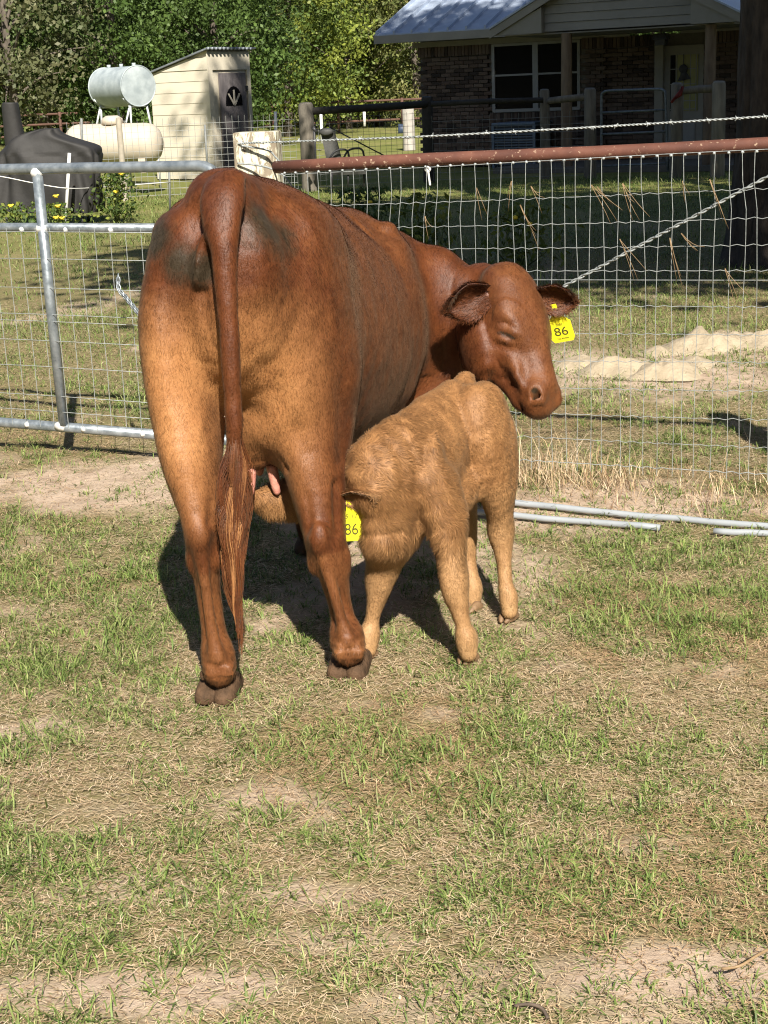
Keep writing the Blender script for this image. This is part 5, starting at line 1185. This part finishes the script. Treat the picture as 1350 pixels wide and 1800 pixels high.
# ---------------------------------------------------------------- small yard things
def stake(px, py0, py1, Yv, r, mat, name, label, cat='stake'):
    a_, b_ = A3(atY(px[0], py0, Yv)), A3(atY(px[1], py1, Yv)); b_[2] = max(b_[2], 0) if py1 > 0 else 0
    return tag(MB().tube([a_, b_], r, 8).build(name, mat, None, True), label, cat)
WP = simple('white_stake_paint', (.7, .7, .68), (.8, .8, .78), 8, .5); TP = simple('grey_steel_stake', (.12, .13, .13), (.22, .23, .22), 12, .6)
stake((122, 115), 269, 398, 19.6, .021, WP, 'fence_stake', 'white plastic stake standing in front of the covered grill')
stake((297, 299), 284, 372, 21.5, .016, TP, 'fence_stake', 'thin dark stake on the lawn right of the rose bush')
stake((360, 366), 219, 312, 25.0, .018, TP, 'fence_stake', 'thin dark rod in front of the shed wall')
stake((143, 146), 208, 300, 25.0, .02, TP, 'fence_stake', 'steel stake rising beside the covered grill over the cream tank')
log_post(208, 207, 0, .048, 'slim pale post in front of the cream gas tank', simple('pale_slim_post', (.28, .25, .2), (.4, .36, .29), 10, .8), 24.9)
stake((484, 487), 196, 285, 30, .03, WP, 'fence_stake', 'white topped stake above the painted gate post')
stake((564, 566), 198, 252, 44, .04, WP, 'fence_stake', 'white topped stake seen through the far fence by the recliner')
stake((640, 641), 194, 222, 50, .045, WP, 'fence_stake', 'white topped stake in the middle of the far meadow fence')
log_post(717, 186, 0, .16, 'bleached timber post in the far meadow near the house', simple('bleached_post', (.3, .28, .25), (.45, .42, .38), 8, .8), 42)
tag(MB().tube([atY(700, 228, 60), atY(712, 228, 60)], .22, 14).build('water_trough', simple('blue_tub', (.03, .05, .09), (.05, .07, .12), 4, .5), None, True), 'small dark blue tub on the far meadow', 'tub')
RP = simple('rusted_far_pipe', (.07, .035, .025), (.12, .06, .04), 5, .8)
ff = empty('far_pipe_fence', (-12, 62, 0)); tag(ff, 'long rusty pipe fence along the edge of the woods', 'fence')
for z_ in (.45, .85, 1.22): MB().tube([(-10, -6, z_), (4, 0, z_), (12, 2, z_), (22, 4, z_)], .045, 6).build('rail', RP, ff, True)
x_ = -10.0
while x_ < 22: MB().tube([(x_, -6+(x_+10)*.31 if x_ < 4 else -1.4+(x_)*.25, 0), (x_, -6+(x_+10)*.31 if x_ < 4 else -1.4+x_*.25, 1.3)], .06, 6).build('post', RP, ff, True); x_ += 2.6
# electric strand by the grill
tag(MB().tube(list(catmull([atY(-60, 304, 19.7), atY(0, 310, 19.65), atY(60, 322, 19.6), atY(119, 331, 19.58), atY(180, 329, 20.5), atY(300, 320, 21.5)], 4)), .006, 5).build('fence_strand', WP, None, True), 'thin white strand tied to the white plastic stake', 'wire')
# ---------------------------------------------------------------- trees and shrubs
LEAF = attr_mat('leaf', .55, .22); BARK = simple('tree_bark', (.055, .045, .035), (.15, .125, .10), 9, .95, bmp=.7, bscale=26, stretch=(1, 1, .25))
def leaf_mesh(name, C_, size, cols, rg, droop=.0, aspect=.62):
    N = len(C_); s = (size*rg.uniform(.6, 1.35, N))[:, None]
    a = rg.normal(0, 1, (N, 3)); a[:, 2] -= droop; a /= np.linalg.norm(a, axis=1, keepdims=True)
    b_ = rg.normal(0, 1, (N, 3)); b_ -= a*(a*b_).sum(1, keepdims=True); b_ /= np.linalg.norm(b_, axis=1, keepdims=True)
    V = np.stack([C_-a*s*.5, C_+b_*s*.5*aspect, C_+a*s*.5, C_-b_*s*.5*aspect], 1).reshape(-1, 3)
    me = np_mesh(name, V, quads=np.arange(N*4).reshape(N, 4), cols=np.repeat(cols, 4, 0)); me.materials.append(LEAF); return me
def crown_pts(rg, nclu, nleaf, ctr, rad, clr, zlo=None, hollow=.45):
    u = rg.normal(0, 1, (nclu, 3)); u /= np.linalg.norm(u, axis=1, keepdims=True)
    c = np.array(ctr)+u*np.array(rad)*(hollow+(1-hollow)*rg.random((nclu, 1))**.6)
    if zlo is not None: c[:, 2] = np.maximum(c[:, 2], zlo+rg.random(nclu)*.6)
    R = clr*rg.uniform(.5, 1.4, nclu)
    P_ = np.repeat(c, nleaf, 0)+rg.normal(0, 1, (nclu*nleaf, 3))*np.repeat(R, nleaf)[:, None]*np.array([1, 1, .62])
    return c, P_
def make_tree(name, seed, h, ctr, rad, nclu, nleaf, clr, lsize, pal, trunk_r, zlo, limbs=9, hollow=.45, aspect=.62):
    rg = np.random.default_rng(seed); c, P_ = crown_pts(rg, nclu, nleaf, ctr, rad, clr, zlo, hollow)
    pal = np.array(pal); tone = 1.14*np.repeat(rg.uniform(.82, 1.18, nclu), nleaf)[:, None]*rg.uniform(.82, 1.18, (len(P_), 1))
    col = pal[np.repeat(rg.integers(0, len(pal), nclu), nleaf)]*tone
    crown = leaf_mesh('crown', P_, lsize, col, rg, aspect=aspect)
    tb = MB(); bend = rg.normal(0, .12, 2)
    tp = [(bend[0]*math.sin(t*3), bend[1]*math.sin(t*2), t*h) for t in np.linspace(-.02, 1, 9)]
    tb.tube(tp, [trunk_r*(1.25-1.05*t) for t in np.linspace(0, 1, 9)], 10)
    for k in range(limbs):
        e = c[rg.integers(0, nclu)]; z0 = max(.25*h*rg.random()+.12*h, min(e[2]*.7, h*.9)); s_ = np.array([bend[0]*math.sin(z0/h*3), bend[1]*math.sin(z0/h*2), z0])
        mid = (s_+e)/2+np.array([0, 0, .12*np.linalg.norm(e-s_)]); tb.tube(list(catmull([s_, mid, e], 4)), list(np.linspace(trunk_r*.42, trunk_r*.07, 9)), 6)
    trunk = tb.mesh('trunk'); trunk.materials.append(BARK); trunk.polygons.foreach_set('use_smooth', [True]*len(trunk.polygons))
    return crown, trunk
def put_tree(proto, loc, rz, sc, label, group=None, name='tree', cat='tree'):
    t = empty(name, loc, rz); t.scale = (sc, sc, sc); tag(t, label, cat, group)
    for nm, me in (('crown', proto[0]), ('trunk', proto[1])):
        o = bpy.data.objects.new(nm, me); COL.objects.link(o); o.parent = t
    return t
DEEP = [(.055, .095, .022), (.075, .12, .028), (.045, .075, .018)]; YEL = [(.12, .16, .03), (.17, .20, .035), (.09, .13, .028)]
OLIVE = [(.115, .13, .04), (.085, .105, .032), (.15, .15, .05)]; GREY = [(.11, .12, .055), (.085, .10, .045), (.15, .15, .08)]
proto_deep = make_tree('deep', 1, 8.5, (0, 0, 4.6), (3.0, 3.0, 4.4), 270, 100, .36, .135, DEEP, .16, .2, 12)
proto_deep2 = make_tree('deep2', 2, 8.0, (0, 0, 4.4), (2.7, 2.7, 4.2), 250, 100, .40, .135, DEEP, .15, .2, 12)
proto_yel = make_tree('yel', 3, 8.0, (0, 0, 4.4), (2.6, 2.6, 4.3), 250, 100, .34, .13, YEL, .13, .15, 10)
proto_olv = make_tree('olv', 4, 8.5, (0, 0, 4.0), (2.0, 2.0, 4.4), 260, 60, .26, .15, OLIVE, .15, .1, 8, .35, .4)
proto_gry = make_tree('gry', 5, 7.5, (0, 0, 4.4), (2.6, 2.6, 3.6), 180, 46, .34, .17, GREY, .15, .5, 26)
spots = [(proto_gry, -9.8, 44, .9, 'dull grey-green tree with pale bare limbs behind the covered grill'), (proto_deep, -7.3, 47, .95, 'dark green leafy tree behind the grey fuel tank'), (proto_deep2, -12.6, 46, 1.0, 'dark tree at the far left edge of the woods'),
         (proto_deep2, -4.6, 49, 1.0, 'dense green tree between the fuel tank and the shed'), (proto_yel, -3.2, 62, 1.25, 'bright yellow-green tree just right of the shed roof'), (proto_deep, -6.6, 60, 1.3, 'tall dark tree rising over the shed roof'),
         (proto_yel, -.9, 72, 1.1, 'yellow leaved tree between the shed and the house'), (proto_olv, .5, 74, 1.35, 'olive cedar in the gap beside the house eave'), (proto_olv, 2.3, 70, 1.3, 'olive cedar half hidden by the corner of the house'),
         (proto_olv, -1.9, 78, 1.3, 'olive cedar set back behind the yellow leaved tree'), (proto_gry, -14.8, 50, 1.0, 'thin grey-green tree at the left picture edge behind the others')]
for pr_, x_, y_, s_, lab in spots: put_tree(pr_, (x_, y_, 0), RNG.uniform(0, 6.28), s_, lab, 'trees along the wood edge')
bk = [(proto_deep, x_, 84+RNG.uniform(-3, 3)) for x_ in np.arange(-60, 26, 4.2)]+[(proto_deep2, x_, 66+RNG.uniform(-3, 3)) for x_ in np.arange(-55, -8, 3.8)]+[(proto_olv, x_, 92) for x_ in np.arange(-60, 30, 6)]
for pr_, x_, y_ in bk: put_tree(pr_, (x_, y_, 0), RNG.uniform(0, 6.28), RNG.uniform(1.25, 1.6), 'dark tree in the back rows of the woods', 'trees deep in the woods')
# unseen trees added round the near side to block low sky and deepen shade
for k_, a_ in enumerate(np.linspace(62, 298, 34)):
    rr = 27+4*math.sin(k_*2.3); put_tree((proto_deep, proto_deep2, proto_olv)[k_ % 3], (rr*math.sin(math.radians(a_)), 3+rr*math.cos(math.radians(a_)), 0), k_*1.7, 1.25+.2*math.sin(k_*1.3), 'unseen tree added round the near side of the paddock to block low sky', 'added sky-blocking trees round the near side of the paddock')
# pine at the right: big furrowed trunk, crown high above the picture
rg = np.random.default_rng(31); nth, nz = 72, 90; Vp = []
for j in range(nz+1):
    z = -.05+12.5*(j/nz)**1.35; r0 = .34*(1-.035*z)+.10*math.exp(-z*3.0)
    for k in range(nth):
        q = 2*math.pi*k/nth
        pl = fbm(np.array([q*5.2+.35*math.sin(z*2)]), np.array([z*1.6]), 1.0, 4, 77)[0]; pl2 = abs(math.sin(q*9+2.2*fbm(np.array([q*2]), np.array([z*1.2]), 1, 3, 5)[0]*3+.6*math.sin(z*3)))
        r = r0*(1+.10*(pl-.5))-.045*(1-min(1, pl2*2.0)); Vp.append((r*math.cos(q), r*math.sin(q), z))
Fp = [(j*nth+k, j*nth+(k+1) % nth, (j+1)*nth+(k+1) % nth, (j+1)*nth+k) for j in range(nz) for k in range(nth)]
PBARK = simple('pine_bark', (.022, .019, .016), (.085, .068, .055), 16, .95, bmp=1.0, bscale=40, stretch=(1, 1, .3))
PINE = [(.05, .085, .025), (.065, .10, .03)]
pt = atZ(1358, 462); pine = empty('pine_tree', (pt[0], pt[1], 0)); tag(pine, 'big pine with dark furrowed trunk at the right picture edge', 'tree')
MB().add(Vp, Fp).build('trunk', PBARK, pine, True)
def shade_crown(seed, ctr, rad, nclu, nleaf, clr, ls, pal):
    rg = np.random.default_rng(seed); c, P_ = crown_pts(rg, nclu, nleaf, ctr, rad, clr, None, .25)
    col = np.array(pal)[rg.integers(0, len(pal), len(P_))]*rg.uniform(.7, 1.3, (len(P_), 1)); return c, leaf_mesh('crown', P_, ls, col, rg)
c, me = shade_crown(41, (.7, 0, 15.2), (4.5, 4.6, 1.9), 210, 120, .5, .28, PINE); link('crown', me, None, pine)
lb = MB()
for e in c[:40]:
    z0 = max(9.5, e[2]-1.2); lb.tube([(0, 0, min(z0, 12.3)), e*.55+np.array([0, 0, z0*.45]), e], [.08, .05, .02], 5)
lb.build('limb', PBARK, pine, True)
# yard trees right of the picture, whose shade lies over the yard and the house
def yard_tree(x_, y_, h, ctr, rad, nclu, nleaf, seed, label, ls=.22, clr=.5):
    pr_ = make_tree('yard', seed, h, ctr, rad, nclu, nleaf, clr, ls, DEEP, .2, ctr[2]-rad[2]*.9, 16, .2); put_tree(pr_, (x_, y_, 0), 0.0, 1.0, label, 'yard trees standing right of the picture')
yard_tree(4.6, 4.7, 9.5, (-1.7, 0, 8.3), (4.4, 2.5, 1.7), 220, 95, 50, 'nearest yard tree, leaning over the pipe fence from the right')
yard_tree(4.3, 9.2, 9.5, (-1.0, .2, 8.2), (3.9, 3.0, 2.2), 240, 100, 51, 'yard tree shading the middle of the lawn from the right')
yard_tree(7.6, 8.0, 10, (0, 0, 8.4), (3.6, 3.4, 2.6), 210, 95, 52, 'second yard tree out to the right of the pine')
yard_tree(6.3, 15.5, 13, (-1.2, 0, 11.0), (4.4, 3.8, 2.8), 330, 120, 53, 'tall yard tree shading the porch')
yard_tree(9.9, 17.0, 12, (-.2, 0, 9.0), (4.4, 4.0, 3.6), 300, 110, 54, 'tall yard tree shading the right side of the house')
yard_tree(11.0, 11.5, 11, (0, 0, 8.5), (4.0, 4.0, 3.2), 230, 95, 55, 'yard tree beyond the end of the pipe fence')
# rose bushes with yellow flowers
YF = simple('yellow_petal', (.80, .58, .03), (.9, .72, .08), 30, .6); STEM = simple('rose_stem', (.06, .09, .025), (.1, .13, .04), 20, .7)
def rose(px, py, Yv, w, h, n, flowers, seed, label):
    rg = np.random.default_rng(seed); b0 = atY(px, py, Yv)*np.array([1, 1, 0]); t = empty('rose_bush', tuple(b0)); tag(t, label, 'rose bush', 'rose bushes with yellow flowers')
    P_ = np.stack([rg.normal(0, w*.42, n), rg.normal(0, w*.4, n), h*(.12+.85*rg.random(n)**.9)], -1); P_[:, :2] *= (1.15-.5*(P_[:, 2:3]/h))
    link('foliage', leaf_mesh('foliage', P_, .055, np.array(DEEP+YEL)[rg.integers(0, 6, n)]*1.15*rg.uniform(.7, 1.3, (n, 1)), rg), None, t)
    sm = MB()
    for k in range(14): e = P_[rg.integers(0, n)]; sm.tube([(e[0]*.15, e[1]*.15, 0), e*.55, e], [.008, .006, .003], 5)
    sm.build('stems', STEM, t, True)
    for fx, fy, fz in flowers:
        fm = MB()
        for k in range(9):
            q = k*2.4; rr = .012+.002*k; fm.ico((rr*math.cos(q), rr*math.sin(q), .003*k), .019, 1, (1, 1, .55))
        o = fm.build('flower', YF, t, True); o.location = (fx, fy, fz)
rose(207, 360, 20.2, .40, .66, 800, [(.10, -.15, .62), (.02, -.2, .40)], 61, 'leafy rose bush right of the covered grill')
rose(88, 360, 19.4, .50, .34, 420, [(.12, -.2, .42), (.14, -.24, .30), (.10, -.22, .16), (.17, -.2, .15), (-.06, -.22, .30)], 62, 'rose bush with most yellow flowers in front of the covered grill')
rose(22, 360, 19.8, .36, .34, 260, [(.02, -.2, .30)], 63, 'low rose bush at the left picture edge before the grill')
# garden plants along the yard beyond the fence
def plant(px, py, Yv, w, h, n, pal, seed, label, fl=()):
    rg = np.random.default_rng(seed); b0 = atY(px, py, Yv)*np.array([1, 1, 0]); t = empty('garden_shrub', tuple(b0)); tag(t, label, 'shrub', 'garden shrubs beyond the pipe fence')
    P_ = np.stack([rg.normal(0, w*.4, n), rg.normal(0, w*.4, n), h*rg.random(n)], -1)
    link('foliage', leaf_mesh('foliage', P_, .08, np.array(pal)[rg.integers(0, len(pal), n)]*rg.uniform(.7, 1.3, (n, 1)), rg, aspect=.4), None, t)
    sm = MB()
    for k in range(10): e = P_[rg.integers(0, n)]; sm.tube([(e[0]*.3, e[1]*.3, 0), e], [.007, .003], 5)
    sm.build('stems', STEM, t, True)
    for fx, fz in fl: o = MB().ico((0, 0, 0), .03, 1, (1, 1, .7)).build('flower', YF, t, True); o.location = (fx, -w*.4, fz)
plant(640, 330, 15.0, .42, .62, 550, DEEP, 71, 'dark shrub under the rusty rail right of the grey post', [(.05, .5)])
plant(745, 395, 13.2, .34, .66, 420, YEL, 72, 'tall leafy plant below the white plastic clip')
plant(912, 365, 13.5, .40, .52, 420, YEL, 73, 'leafy plant with yellow buds behind the cow neck', [(-.05, .42), (.08, .36)])
plant(700, 385, 13.6, .5, .35, 420, DEEP, 74, 'low dark shrub beside the tall leafy plant')
# shaded longer grass in the yard
